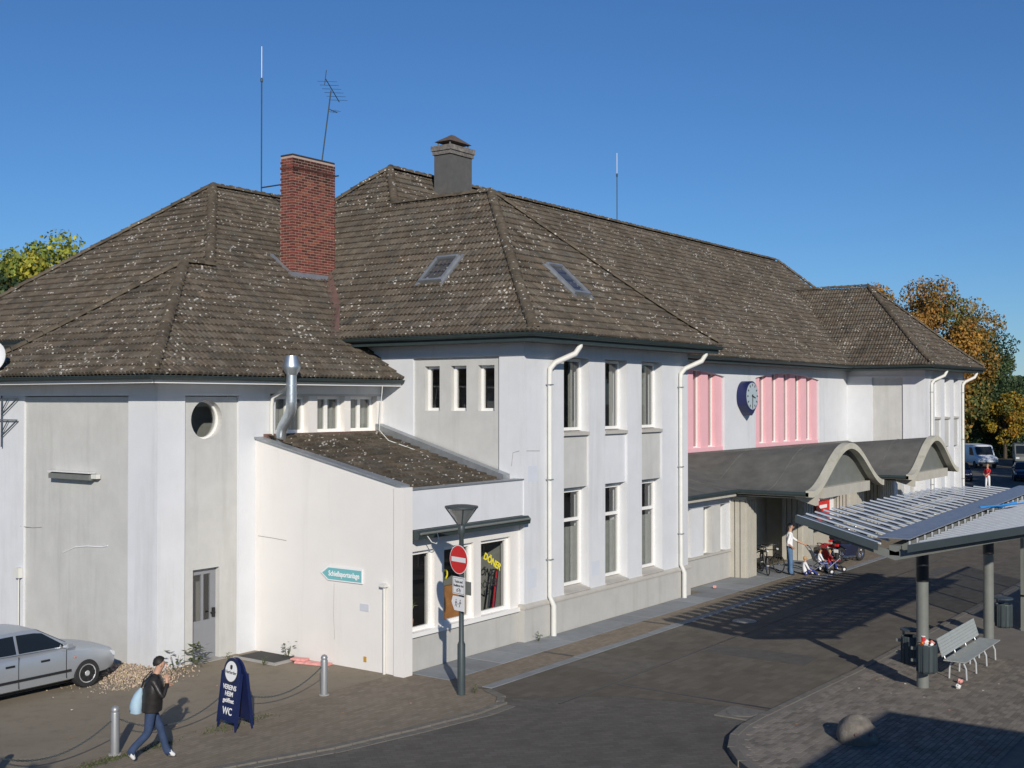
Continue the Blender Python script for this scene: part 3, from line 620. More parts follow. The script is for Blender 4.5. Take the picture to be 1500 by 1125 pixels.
# ridge and hip caps: one object per cap tile
capL=.36
def cap_mesh():
    n=7; mb=MB(); P=[]
    for s,r in ((0,.165),(.05,.165),(.051,.148),(capL+.05,.13)):
        P.append([(s,r*math.cos(math.pi*k/(n-1)),r*.85*math.sin(math.pi*k/(n-1))-.06) for k in range(n)])
    mb.grid(P); mb.add([P[0][k] for k in range(n)],[tuple(range(n))]); me=bpy.data.meshes.new('ridge_tile'); me.from_pydata(mb.v,[],mb.f); g=random.uniform(.8,1.15); set_tint(me,[(g,g*.98,g*.93)]*len(me.polygons)); me.materials.append(MT['tile']); smooth_by_angle(me,R(50)); return me
CAPS=[cap_mesh() for _ in range(5)]
def caps(path,parent=ST):
    for a,b in zip(path[:-1],path[1:]):
        a,b=Vector(a),Vector(b); L=(b-a).length; n=max(1,round(L/capL)); d=(b-a)/L; side=Vector((0,0,1)).cross(d).normalized(); up=d.cross(side)
        for k in range(n):
            o=bpy.data.objects.new('ridge_tile',random.choice(CAPS)); COL.objects.link(o); o.parent=parent; M=Matrix((d,side,up)).transposed().to_4x4(); M.translation=a+d*(L*k/n)+up*random.uniform(.10,.115); o.matrix_local=M
def hip(p0,d,f,t0,t1,n=8): return [(p0[0]+d[0]*t,p0[1]+d[1]*t,f(t)+.03) for t in np.linspace(t0,t1,n)]
caps(hip((16.55,21.6),(1,1),fQ,.05,4.5)); caps(hip((16.55,29.3),(1,-3.2/4.5),fQ,.05,4.5)); caps([(21.05,26.1,fQ(4.5)+.04),(21.95,26.1,fQ(4.5)+.04)])
caps([(21.95,26.1,fQ(4.5)+.04),(26,30.8,13.24)]); caps([(30,30.8,13.24),(26,30.8,13.24)][::-1]); caps([(19.55,37.25,8.0),(26,30.8,13.24)])
caps(hip((24.3,16.73),(1,1),fP,.05,5.22)); caps([(29.53,21.95,fP(5.22)+.04),(29.53,25.9,fP(5.22)+.04)]); caps(hip((24.3,20.7),(1,1),fP,5.22,7.05,3)); caps(hip((24.3,34.8),(1,-1),fP,2.5,7.05,6))
caps([(31.35,27.75,zr+.04),(65.4,27.75,zr+.04)]); caps(hip((34.75,16.73),(-1,1),fP,.05,5.22)); caps([(65.4,27.75,zr+.04),(66.9,25.2,12.1)])
f2=prof(7.95,4.7,4.3); caps(hip((58.2,16.73),(1,1),f2,.05,4.7)); caps([(62.9,21.43,12.29),(62.9,27,12.29)]); caps(hip((67.6,16.73),(-1,1),f2,.05,4.7))
# valley flashing between low block and wing, lead apron strip
vp=[]
for t in np.linspace(0,1,7):
    Y=23.35+t*6.5; z=fQ(Y-21.6); X=24.3; 
    for _ in range(40): X+= (z-fP(max(X-24.3,0)))*.6
    vp.append((X,Y,z))
P_('valley_flashing',MB().grid([[(x-.22,y-.05,fQ(y-.05-21.6)+.12),(x-.02,y+.05,z+.10),(x+.24,y+.08,fP(max(x+.24-24.3,0))+.13)] for x,y,z in vp]),'lead',fix=False)
# eaves: gutters, fascia, soffit
def gutter(path,closed=False):
    P=[Vector(p) for p in path]; mb=MB(); n=9; rings=[]
    for i,p in enumerate(P):
        d1=(P[i]-P[i-1]).normalized() if i else (P[1]-P[0]).normalized(); d2=(P[i+1]-P[i]).normalized() if i<len(P)-1 else d1
        s=(d1+d2).normalized(); side=Vector((s.y,-s.x,0)); k=1/max(.3,s.dot(d1)); r=.085
        rings.append([p+side*(k*r*math.cos(math.pi*q/(n-1)))+Vector((0,0,-r*1.15*math.sin(math.pi*q/(n-1)))) for q in range(n)])
    mb.grid([[tuple(v) for v in r_] for r_ in rings]); mb.add([tuple(v) for v in rings[0]],[tuple(range(n))]); mb.add([tuple(v) for v in rings[-1]],[tuple(range(n))])
    mb.tube([tuple(r_[0]) for r_ in rings],.014,6)
    return P_('gutter',mb,'gutter',smooth=True)
gz=7.90
gutter([(24.24,23.2,gz),(24.24,16.67,gz),(34.81,16.67,gz)]); gutter([(34.6,20.62,gz),(58.3,20.62,gz)]); gutter([(58.14,20.6,gz),(58.14,16.67,gz),(67.66,16.67,gz)])
gutter([(16.49,29.3,6.75),(16.49,21.54,6.75),(24.86,21.54,6.75)]); gutter([(19.44,37.3,gz),(19.44,28.5,gz)])
def eave(x0,x1,y0,y1,z,fascia,parent=ST):
    P_('soffit',MB().box(x0,x1,y0,y1,z-.17,z-.12),fascia)
P_('soffit',MB().box(24.36,34.69,16.79,YW+.02,7.70,7.78).box(24.36,X0+.02,YW+.02,23.4,7.70,7.78).box(X1-.02,34.69,YW+.02,YM,7.70,7.78),'soffit')
P_('soffit',MB().box(X1,Z0,20.76,YM+.02,7.70,7.78),'soffit'); P_('soffit',MB().box(58.26,67.5,16.79,YW+.02,7.70,7.78).box(58.26,Z0+.02,YW+.02,YM,7.70,7.78),'soffit')
P_('soffit',MB().box(16.62,X0-.01,21.66,YL+.02,6.60,6.66).box(16.62,XL+.02,YL+.02,29.2,6.60,6.66),'frame')
P_('fascia_board',MB().box(16.60,X0-.01,21.60,21.66,6.585,6.73).box(16.56,16.62,21.60,29.25,6.585,6.73),'frame')
P_('fascia_board',MB().box(24.30,34.75,16.73,16.79,7.69,7.86).box(24.30,24.36,16.79,23.3,7.69,7.86).box(34.7,58.2,20.7,20.76,7.69,7.86).box(58.2,67.6,16.73,16.79,7.69,7.86).box(58.2,58.26,16.79,20.7,7.69,7.86),'gutter')
# rear part of the low block: main side wall set back, and closing walls
P_('wall',MB().box(20.2,20.5,28.9,36.6,0,8.0),'white'); P_('wall',MB().box(20.2,30,36.4,36.6,0,8.0),'white'); P_('wall',MB().box(24.9,67,34.0,34.2,0,8.0),'white'); P_('wall',MB().box(66.2,66.5,21.4,34,0,8.0),'white')
# lean-to roof: sheet with tiles
fLT=lambda t:4.06+(5.30-4.06)/4.5*t
TILE_POOL.clear()
tile_slope('lean_to_roof',(XS+.2,17.85),(1,0),(0,1),fLT,4.6,4.45,[[(.1,0),(4.35,0),(4.35,4.45),(.1,4.45)]])
lt=TILE_POOL[:]; TILE_POOL.clear()
def tiles_as_stuff(L_):
    n=len(L_); B=np.array([t[1] for t in L_]); U=np.array([t[2] for t in L_]); V=np.array([t[3] for t in L_]); N=np.array([t[4] for t in L_]); lf=np.array([t[5] for t in L_]); C=np.array([t[6] for t in L_]); L=TL+.04
    vs=np.zeros((n,27,3))
    for k in range(9):
        vs[:,k]=B+U*us[k]+N*(lf+hs[k]-.07)[:,None]; vs[:,9+k]=B+U*us[k]+N*(lf+hs[k])[:,None]; vs[:,18+k]=B+U*us[k]+V*L+N*(hs[k]+lf-.052)[:,None]
    q=[(k,k+1,10+k,9+k) for k in range(8)]+[(9+k,10+k,19+k,18+k) for k in range(8)]
    fs=(np.array(q)[None]+27*np.arange(n)[:,None,None]).reshape(-1,4)
    me=bpy.data.meshes.new('roof_tiles'); me.from_pydata(vs.reshape(-1,3).tolist(),[],fs.tolist()); set_tint(me,np.repeat(C*.8,16,axis=0)); smooth_by_angle(me,R(60))
    o=link('remaining_roof_tiles',me,'tile',L_[0][7]); o['kind']='stuff'
tiles_as_stuff(lt)
P_('roof_upstand',MB().prism([(17.9,4.12),(22.3,5.33),(22.3,5.55),(17.9,4.3)],lambda a,b,d:(24.6+d,a,b),0,.29),'zinc')
P_('roof_upstand',MB().box(XS+.25,24.6,22.18,22.29,5.2,5.36),'lead')
P_('wall',MB().box(XS+.22,X0,17.75,17.85,3.0,4.1),'white')
# ================================================================ chimneys
def brick_chimney():
    x0,x1,y0,y1,zb,zt=25.13,26.95,26.15,26.68,9.3,13.62
    ch=P_('brick_chimney',MB().box(x0+.008,x1-.008,y0+.008,y1-.008,zb,zt+.0),'brickgap'); MB().box(x0-.005,x1+.005,y0-.005,y1+.005,zt-.02,zt+.05).build('sooty_cap',mat('sooty_mortar',(.045,.035,.03),.95,.3,8),ch,bevel=.03)
    bl,bh=.25,.0835; L=[]; z=zb; j=0
    while z+bh<=zt+.001:
        proud=.014 if (zt-z)<.42 and (zt-z)>.33 else 0.
        for face in ('f','l','r'):
            a0,a1=(x0,x1) if face=='f' else (y0,y1)
            a=a0-(bl/2 if j%2 else 0)
            while a<a1-.01:
                s=max(a,a0)+(.0 if a<=a0 else .008); e=min(a+bl,a1)-.008 if a+bl<a1 else a1
                if e-s>.04: L.append((z,face,s,e,proud))
                a+=bl
        z+=bh; j+=1
    L.sort(key=lambda t:(t[1]!='f',-t[0])); cache={}
    st=MB(); sc_=[]
    for i,(z,face,s,e,pr_) in enumerate(L):
        w=round(e-s,3); dep=.05
        if face=='f': bx=(s,e,y0-pr_-random.uniform(0,.003),y0+dep)
        elif face=='l': bx=(x0-pr_-random.uniform(0,.003),x0+dep,s+.0,e)
        else: bx=(x1-dep,x1+pr_+.002,s,e)
        g=random.uniform(.65,1.3); r=random.uniform(.9,1.1)
        if i<300:
            top_=1 if zt-z<.9 and random.random()<(1.1-(zt-z)) else 0; k=(w,random.randrange(5),top_)
            if k not in cache:
                o=MB().box(0,w,0,dep,0,bh-.017).build('brick','brick',None); g=random.uniform(.6,1.3)*(.45 if k[2] else 1); set_tint(o.data,[(g,g*random.uniform(.85,1.25),g)]*6); cache[k]=o.data; bpy.data.objects.remove(o)
            o=bpy.data.objects.new('brick',cache[k]); COL.objects.link(o); o.parent=ch; o.location=(bx[0],bx[2],z)
        else: st.box(bx[0],bx[1],bx[2],bx[3],z,z+bh-.017); sc_+=[(g,g*r,g)]*6
    o=st.build('remaining_bricks','brick',ch,fix=False); o['kind']='stuff'; set_tint(o.data,sc_)
    yb=lambda y:fQ(y-21.6)
    MB().prism([(y0-.16,yb(y0-.16)+.08),(y0-.01,yb(y0-.01)+.1),(y0-.01,yb(y0)+.16),(y0-.16,yb(y0-.16)+.10)],lambda a,b,d:(d,a,b),x0-.12,x1+.05).build('lead_apron','zinc',ch)
    MB().prism([(y0-.16,yb(y0-.16)+.07),(y1+.3,yb(y1+.3)+.07),(y1+.3,yb(y1+.3)+.16),(y0-.16,yb(y0-.16)+.13)],lambda a,b,d:(d,a,b),x0-.13,x0-.006).build('lead_apron','zinc',ch)
brick_chimney()
gx0,gx1,gy0,gy1=32.95,34.2,26.3,27.05
gc=P_('rendered_chimney',MB().box(gx0,gx1,gy0,gy1,12.6,15.02),mat('dark_grey_render',(.10,.10,.098),.9,.12,3,bump=.2,stain=(.2,.18,.15),stain_amt=.4))
MB().box(gx0-.09,gx1+.09,gy0-.09,gy1+.09,15.16,15.34).box(gx0-.05,gx1+.05,gy0-.05,gy1+.05,15.02,15.16).build('chimney_cornice',mat('crumbling_cornice',(.16,.15,.14),.9,.4,9,bump=.5,bscale=15,stain=(.45,.40,.33),stain_amt=.8),gc)
cxm,cym=(gx0+gx1)/2,(gy0+gy1)/2
MB().add([(gx0-.0,gy0,15.5),(gx1,gy0,15.5),(gx1,gy1,15.5),(gx0,gy1,15.5),(cxm-.1,cym,15.82),(cxm+.1,cym,15.82)],[(0,1,5,4),(1,2,5),(2,3,4,5),(3,0,4),(3,2,1,0)]).build('chimney_hood',mat('rusty_hood',(.12,.09,.07),.7,.2,8),gc)
for xx in (gx0+.1,gx1-.1):
    for yy in (gy0+.1,gy1-.1): MB().box(xx-.02,xx+.02,yy-.02,yy+.02,15.34,15.5).build('hood_leg','steel',gc)
# ================================================================ skylights
def skylight(M_,w,h):
    o=MB().box(0,.06,0,h,-.05,.13).box(w-.06,w,0,h,-.05,.13).box(.06,w-.06,0,.08,-.05,.13).box(.06,w-.06,h-.08,h,-.05,.15).box(-.08,0,-.12,h+.1,-.03,.06).box(w,w+.08,-.12,h+.1,-.03,.06).build('skylight','zinc',ST); o.matrix_local=M_
    MB().add([(.06,.08,.09),(w-.06,.08,.09),(w-.06,h-.08,.09),(.06,h-.08,.09)],[(0,1,2,3)]).build('pane','glass',o,fix=False); MB().box(.06,w-.06,.08,h-.08,-.04,-.03).build('blind','room',o)
def slope_frame(p,u,v,f,t):
    m=(f(t+.05)-f(t-.05))/.1; U=Vector(u+(0,)); V=Vector((v[0],v[1],m)).normalized(); N=U.cross(V); M_=Matrix((U,V,N)).transposed().to_4x4(); M_.translation=Vector(p)+N*.06; return M_
skylight(slope_frame((26.15,21.98,fP(1.85)),(0.,-1.),(1.,0.),fP,1.85),.86,1.15)
skylight(slope_frame((28.35,18.2,fP(1.47)),(1.,0.),(0.,1.),fP,1.47),.86,1.35)
# exhaust duct through the lean-to roof
du=P_('exhaust_duct',MB().tube([(20.66,21.9,5.0),(20.66,21.88,5.42),(20.62,21.76,5.58),(20.5,21.42,5.86),(20.47,21.33,6.0),(20.47,21.32,6.2),(20.47,21.32,6.85)],[.13]*7,14),'galv',smooth=True)
MB().lathe([(.13,0),(.225,.17),(.225,.22),(.15,.48),(.14,.48)],(20.47,21.32,6.82),20).build('duct_cowl','galv',du,smooth=True)
for z in (6.15,6.35,6.55): MB().lathe([(.136,0),(.136,.02)],(20.47,21.32,z),14).build('duct_seam','galv',du)
MB().tube([(24.0,21.5,6.6),(24.0,21.62,5.4),(24.02,21.3,5.12),(24.2,20.6,4.9),(24.25,20.2,4.78),(24.0,19.9,4.72)],.012,6).build('loose_cable','pvc',ST)
# ================================================================ porch with two vaulted canopies
VA=[(37.7,44.9),(48.4,55.2)]; YF=14.9; YE=17.5
def zs_(y): t=max(0,(y-YE)/(YM-YE)); return 3.13+1.02*t**1.15
def zv(x,y):
    for a,b in VA:
        if a<=x<=b:
            s=(2*x-a-b)/(b-a); return 3.13+1.5*((1+math.cos(math.pi*s))/2)**.9*(1-.36*max(0,(y-YF))/(YM-YF))
    return 0
def canopy_z(x,y): return max(zs_(y),zv(x,y))
mb=MB()
for a,b,yf in [(X1+.01,37.7,YE),(37.7,44.9,YF),(44.9,48.4,YE),(48.4,55.2,YF),(55.2,Z0-.01,YE)]:
    nx=max(4,int((b-a)/.2)); ny=20
    top=[[(a+(b-a)*i/nx,yf+(YM-.01-yf)*j/ny,canopy_z(a+(b-a)*i/nx,yf+(YM-.01-yf)*j/ny)) for j in range(ny+1)] for i in range(nx+1)]
    bot=[[(x,y,z-.14) for x,y,z in r] for r in top]
    mb.grid(top); mb.grid([r[::-1] for r in bot]); mb.grid([[top[i][0],bot[i][0]] for i in range(nx+1)]); mb.grid([top[0],bot[0]]); mb.grid([bot[-1],top[-1]])
porch=P_('porch_canopy',mb,'bitumen',fix=False,smooth=True)
for a,b in VA:
    n=40; xs=[a-.0+(b-a)*i/n for i in range(n+1)]; up=[(x,zv(x,YF)+.06) for x in xs]; lo=[(x,zv(x,YF)-.15) for x in xs]
    m2=MB()
    for i in range(n):
        m2.prism([up[i],up[i+1],lo[i+1],lo[i]],lambda p,q,d:(p,d,q),YF-.16,YF+.10)
    P_('arch_rim',m2,'rim')
    m2=MB()
    for i in range(n):
        x_0,x_1=xs[i],xs[i+1]
        if lo[i][1]>3.2 and lo[i+1][1]>3.2: m2.prism([(x_0,3.18),(x_1,3.18),(x_1,lo[i+1][1]+.1),(x_0,lo[i][1]+.1)],lambda p,q,d:(p,d,q),YF+.28,YF+.34)
    P_('tympanum',m2,'steel')
    P_('canopy_beam',MB().box(a+1.5,b-1.0,YF+.05,YF+.42,2.84,3.2),'stone')
    P_('canopy_bracket',MB().prism([(YF-.02,3.02),(YF+.7,3.02),(YF+.7,2.86),(YF-.02,2.66)],lambda p,q,d:(d,p,q),a+.55,a+.85),'stone')
    P_('canopy_ceiling',MB().box(a+.62,b-.62,YF+.45,YM,2.86,2.9),'stone')
    for xx in (a-.02,b-.06): P_('canopy_gutter',MB().tube([(xx+.04,YF+.1,3.07),(xx+.04,YE-.05,3.07)],.07,8),'gutter')
for a,b in [(X1+.05,37.7),(44.9,48.4),(55.2,Z0-.05)]:
    P_('canopy_gutter',MB().tube([(a,YE-.04,3.07),(b,YE-.04,3.07)],.07,8),'gutter'); P_('canopy_soffit',MB().box(a,b,YE+.0,18.3,2.9,2.99),'stone')
def pier(x0,x1,y0,y1,h,n=4):
    o=P_('fluted_pier',MB().box(x0+.05,x1-.05,y0+.05,y1,0,h).box(x0-.03,x1+.03,y0-.03,y1,h-.18,h-.06),'stone')
    wd=(x1-x0)/n
    for k in range(n): MB().box(x0+k*wd+.04,x0+(k+1)*wd-.04,y0-.02,y0+.06,0,h-.18).build('flute','stone',o)
    wd=(y1-y0)/n
    for k in range(n): MB().box(x0-.02,x0+.06,y0+.06+k*wd*.95,y0+.06+(k+1)*wd*.95-.05,0,h-.18).build('flute','stone',o)
pier(38.3,39.15,17.4,18.25,2.9); pier(43.75,44.75,17.5,18.4,2.9); pier(48.9,50.6,17.5,18.4,2.9,6); pier(53.0,54.4,17.5,18.4,2.9,5)
[P_('porch_wall',MB().box(*q,0,2.9),'stone') for q in ((39.3,41.6,19.3,19.4),(43.2,44.4,19.3,19.4),(44.4,44.75,18.4,20.6),(39.15,39.3,18.25,20.6),(48.9,49.2,18.4,20.6))]
[P_('porch_wall',MB().box(*q,0,2.9),'steel') for q in ((44.75,48.9,19.4,19.5),(50.6,53.0,19.6,19.7),(54.4,55.4,18.5,18.6))]
for k in range(4): P_('entrance_post',MB().box(39.6+k*.55,39.72+k*.55,19.18,19.3,0,2.9),'stone')
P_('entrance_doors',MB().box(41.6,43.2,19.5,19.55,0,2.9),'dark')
# low wing walls beside the porch
def low_wall(x0,x1,wins):
    P_('low_wall_plinth',MB().box(x0,x1,18.0,18.3,0,.92),'plinth'); P_('low_wall_ledge',MB().box(x0,x1,17.95,18.3,.92,1.0),'ledge'); P_('low_wall_head',MB().box(x0,x1,17.97,18.3,2.62,2.9),'white')
    e=[x0]+[q for p in wins for q in p]+[x1]
    for k in range(0,len(e),2): P_('low_wall_pier',MB().box(e[k],e[k+1],18.0,18.35,1.0,2.62),'grey' if k%4==0 else 'white')
    for a,b in wins: window(SX(18.0),a,b,1.0,2.62,.22,fw=.06,sill=True)
low_wall(X1,38.3,[(34.6,35.3),(36.2,36.85),(37.5,37.95)])
low_wall(55.4,Z0,[(55.8,56.3),(56.8,57.3),(57.8,58.3),(58.7,59.1)])
ks=thing('kiosk_sign','red and white kiosk sign board under a scalloped awning in the porch','sign',(46.9,18.2,0))
MB().box(0,1.9,0,.08,1.1,2.35).build('board','red',ks); MB().box(1.5,1.92,-.012,.0,1.1,2.35).build('side_strip','signwhite',ks)
MB().box(.35,1.15,-.012,-.001,1.72,1.86).build('white_bar','white_print',ks)
m2=MB()
for k in range(9): m2.box(.12+k*.145,.12+k*.145+.10,-.012,-.001,2.06,2.06+random.choice((.12,.2,.24)))
for k in range(4): m2.box(.5+k*.12,.58+k*.12,-.012,-.001,1.28,1.4)
m2.build('illegible_lettering','white_print',ks)
for k in range(9): MB().prism([(0,2.62),(-.5,2.42),(-.5,2.3),(-.48,2.3),(0,2.58)],lambda p,q,d:(d,p,q),-.1+k*.24,-.1+k*.24+.2).build('awning_scallop','stone',ks)
# ================================================================ things fixed to the building
ck=thing('station_clock','round station clock in a deep blue case with pointed foot between pink bays','clock',(46.75,21.4,6.36))
prof_=[(.62*math.cos(a),.66*math.sin(a)) for a in np.linspace(R(-35),R(215),26)]+[(-.2,-.66),(0,-.80),(.2,-.66)]
MB().prism(prof_,lambda a,b,d:(a,d,b),-.44,-.02).build('case','clockblue',ck); MB().lathe([(.57,0),(.57,.02)],(0,-.442,.02),32,axis=(0,-1,0)).build('dial',mat('pale_blue_dial',(.42,.50,.54),.3),ck)
m2=MB()
for k in range(12):
    a=R(30*k); c,s=math.sin(a),math.cos(a); m2.prism([(c*.42-s*.03,.02+s*.42+c*.03),(c*.42+s*.03,.02+s*.42-c*.03),(c*.53+s*.03,.02+s*.53-c*.03),(c*.53-s*.03,.02+s*.53+c*.03)],lambda a_,b_,d:(a_,d,b_),-.467,-.463)
m2.build('hour_marks','blackprint',ck)
for ang,L,w_,nm in ((105,.30,.035,'hour_hand'),(183,.45,.025,'minute_hand')):
    a=R(ang); c,s=math.sin(a),math.cos(a); MB().prism([(-c*.08-s*w_,.02-s*.08+c*w_),(-c*.08+s*w_,.02-s*.08-c*w_),(c*L+s*w_*.6,.02+s*L-c*w_*.6),(c*L-s*w_*.6,.02+s*L+c*w_*.6)],lambda a_,b_,d:(a_,d,b_),-.478-(.006 if L>.4 else 0),-.472-(.006 if L>.4 else 0)).build(nm,'blackprint',ck)
def mast(name,label,x,y,z0,z1,zw):
    t=thing(name,label,'antenna',(x,y,z0)); MB().tube([(0,0,-.4),(0,0,zw-z0)],.022,8).build('mast','post',t); MB().tube([(0,0,zw-z0+.04),(0,0,z1-z0)],.013,6).build('whip','signwhite',t); MB().lathe([(.03,0),(.045,.04),(.045,.12),(.02,.16)],(0,0,zw-z0-.1),10).build('base_coil','post',t); return t
a1=mast('rod_antenna','tall rod antenna with white tip strapped beside the red brick chimney',28.13,30.8,13.2,18.45,17.3)
MB().tube([(0,0,.35),(-.4,-4.05,.25)],.025,6).build('stay_bar','post',a1)
mast('rod_antenna','tall rod antenna standing alone on the long main ridge',47.05,27.75,14.2,17.6,16.6)
tv=thing('television_antenna','leaning television antenna with crossed rods on top of the red brick chimney','antenna',(26.62,26.42,13.66))
MB().tube([(0,0,-.1),(.42,0,2.35)],.02,8).build('mast','post',tv); MB().tube([(.02,-.15,2.62),(.95,.15,2.12)],.014,6).build('boom','post',tv)
for k in range(6):
    t=.12+.16*k; bx,by,bz=.02+.93*t,-.15+.3*t,2.62-.5*t; MB().tube([(bx-.12,by+.30,bz+.03),(bx+.12,by-.30,bz-.03)],.006,5).build('rod','post',tv)
MB().tube([(-.02,-.15,2.42),(.06,-.15,2.9)],.012,5).build('reflector','post',tv); MB().tube([(.33,0,1.75),(.75,.05,1.72)],.012,5).build('second_boom','post',tv)
for k in range(3): MB().tube([(.5+.1*k,-.15,1.73),(.5+.1*k,.2,1.73)],.006,5).build('rod','post',tv)
lf=thing('wall_light','long horizontal tube light with ribbed hood on the grey side panel','lamp',(17.31,25.5,4.38))
MB().prism([(-.22,-.09),(-.22,.02),(-.1,.07),(-.02,.07),(-.02,-.05),(-.1,-.09)],lambda a,b,d:(a,d,b),-.85,.8).build('hood','steel',lf); MB().box(-.24,-.03,-.85,.82,.072,.085).build('top_strip','signwhite',lf); MB().tube([(-.12,-.8,-.08),(-.12,.75,-.08)],.02,8).build('tube','lampglass',lf); MB().box(-.16,-.04,-1.05,-.85,-.05,.05).build('end_box','pvc',lf)
ds=thing('satellite_dish','pale satellite dish poking past the low eave at the side wall','dish',(16.5,27.9,7.28))
MB().lathe([(.02,.12),(.2,.10),(.34,.05),(.42,0),(.42,-.015),(.34,.03),(.2,.08),(.02,.10)],(0,0,0),24,axis=(.75,.35,-.2)).build('dish','signwhite',ds,smooth=True); MB().tube([(.1,.03,-.02),(.5,.05,-.25),(.75,.05,-.4)],.025,6).build('arm','steel',ds); MB().tube([(0,0,-.35),(-.35,-.2,-.2)],.012,6).build('feed_arm','steel',ds)
br=thing('wall_bracket','grey steel bracket rack on the side wall below the eave','bracket',(17.22,28.5,5.7))
MB().tube([(-.05,.0,-.7),(-.05,.0,.62)],.018,6).build('upright','post',br)
for z in (.55,.0):
    MB().tube([(-.05,.4,z),(-.05,-.72,z)],.018,6).build('rail','galv',br); MB().tube([(-.05,.0,z-.42),(-.05,-.68,z-.02)],.018,6).build('strut','post',br); MB().tube([(-.05,.0,z-.33),(-.05,-.28,z-.02)],.014,6).build('strut','post',br)
sg=thing('direction_sign','teal arrow shaped wall sign pointing towards the corner with white lettering','sign',(20.19,19.35,2.14),0)
MB().prism([(.66,0.0),(.42,.165),(-.68,.165),(-.68,-.165),(.42,-.165)],lambda a,b,d:(d,a,b),-.03,-.001).build('border','signwhite',sg)
MB().prism([(.60,0.0),(.40,.135),(-.65,.135),(-.65,-.135),(.40,-.135)],lambda a,b,d:(d,a,b),-.034,-.030).build('plate','teal',sg)
lettering('Schießsportanlage',.17,'white_print',sg,face_matrix((-.038,-.10,0.0),(0,-1,0),(0,0,1)),.022,.80)
nt=MB().box(20.185,20.197,18.5,18.77,1.36,1.52).build('wall_notice',mat('faded_notice',(.55,.57,.62),.7)); tag(nt,'faded blank notice plate on the white lean-to wall','notice')
st_=MB().box(20.18,20.197,18.57,18.65,.2,.32).build('wall_sticker',mat('ochre_label',(.45,.27,.06),.6)); tag(st_,'small ochre sticker low on the white lean-to wall','sticker')
# goods inside the shop window
it=thing('potted_plant','spiky leafed plant standing inside the left shop window','plant',(20.95,17.95,.9))
MB().lathe([(.09,0),(.12,.22),(.12,.24)],(0,0,0),12).build('pot','wood',it)
m2=MB()
for k in range(11):
    a=k*2.4; m2.add([(0,0,.22),(.15*math.cos(a)-.02*math.sin(a),.1*math.sin(a),.55),(.33*math.cos(a),.1*math.sin(a),.62+.1*math.sin(k)),(.15*math.cos(a)+.02*math.sin(a),.1*math.sin(a)+.02,.52)],[(0,1,2,3)])
m2.build('leaves',mat('yellowish_leaf',(.30,.33,.10),.6),it,fix=False)
cb=MB().box(21.95,22.85,17.95,18.05,.92,1.72).box(22.2,22.3,17.93,17.951,.92,1.72).build('wooden_panel','wood'); tag(cb,'orange wooden panel propped inside the middle shop window','panel')
for k,(x,c) in enumerate(((24.15,'redcloth'),(24.25,'blueboard'),(24.05,'post'))):
    o=MB().prism([(x,.95),(x+.05,.95),(x+.22,1.9),(x+.17,1.9)],lambda a,b,d:(a,d,b),17.9+.04*k,17.92+.04*k).build('leaning_board',c); tag(o,['red','navy','dark'][k]+' narrow board leaning inside the right shop window','board')

MT['repaint']=mat('repainted_patch',(.60,.635,.69),.85,.03,2,bump=.1)
for x0,x1,z0,z1 in ((25.02,25.45,1.35,1.85),(28.15,28.6,1.3,1.7),(25.05,25.5,4.1,4.5)): P_('repainted_patch',MB().box(x0,x1,YW-.003,YW+.01,z0,z1),'repaint')
MT['scar']=mat('filler_scar',(.72,.72,.71),.8); MT['crack']=mat('hairline_crack',(.22,.21,.20),.9)
def crack(pts,m='crack',r=.006): P_('wall_crack',MB().tube(pts,r,4),m)
crack([(17.304,26.0,2.45),(17.304,25.5,2.62),(17.304,25.0,2.68),(17.304,24.4,2.7),(17.304,24.2,2.75)],'scar',.018)
crack([(17.249,27.75,3.0),(17.304,27.3,2.98),(17.304,26.9,3.02)]); crack([(18.035,22.352,0.2),(18.035,22.352,6.2)],'crack',.008)
crack([(20.197,22.2,2.85),(20.197,21.7,2.83),(20.197,21.2,2.8)]); crack([(20.197,19.6,1.9),(20.197,19.62,1.2),(20.197,19.58,.6)],'crack',.004)
crack([(24.897,17.6,4.9),(24.897,17.8,4.85),(24.897,17.85,4.5)]); crack([(25.0,17.447,4.9),(25.6,17.447,4.88)])
# sheet seams of the felt canopy roof
for a,b in VA:
    for y in (16.4,18.6):
        P_('felt_seam',MB().tube([(x,y,canopy_z(x,y)+.004) for x in np.linspace(a+.1,b-.1,40)],.012,4),'bitumen')
for x in (35.6,37.0,45.9,47.2,57.0): P_('felt_seam',MB().tube([(x,y,canopy_z(x,y)+.004) for y in np.linspace(YE+.05,YM-.05,14)],.012,4),'bitumen')
# ================================================================ street things
def bollard(x,y,label):
    t=thing('bollard',label,'bollard',(x,y,.01),0,'bollards of the chain fence')
    MB().lathe([(.075,0),(.075,.72),(.07,.74),(.06,.745),(.06,.76),(.07,.765),(.072,.79),(.055,.83),(.02,.85),(.001,.852)],(0,0,0),18).build('shaft','bollard',t,smooth=True); MB().lathe([(.11,0),(.11,.015),(.08,.02)],(0,0,0),18).build('foot','concrete',t); MB().tube([(-.09,0,.60),(.09,0,.60)],.012,6).build('chain_eye','steel',t); return t
BY=17.74; BX=[10.35,12.85,15.42,17.99]
bollard(BX[0],BY,'grey steel bollard holding the chain end beside the parked silver car'); bollard(BX[1],BY,'grey steel bollard next to the walking man with pale bag'); bollard(BX[2],BY,'grey steel bollard half hidden behind the navy sandwich board'); bollard(BX[3],BY,'grey steel bollard standing alone before the white lean-to wall')
link_me=None
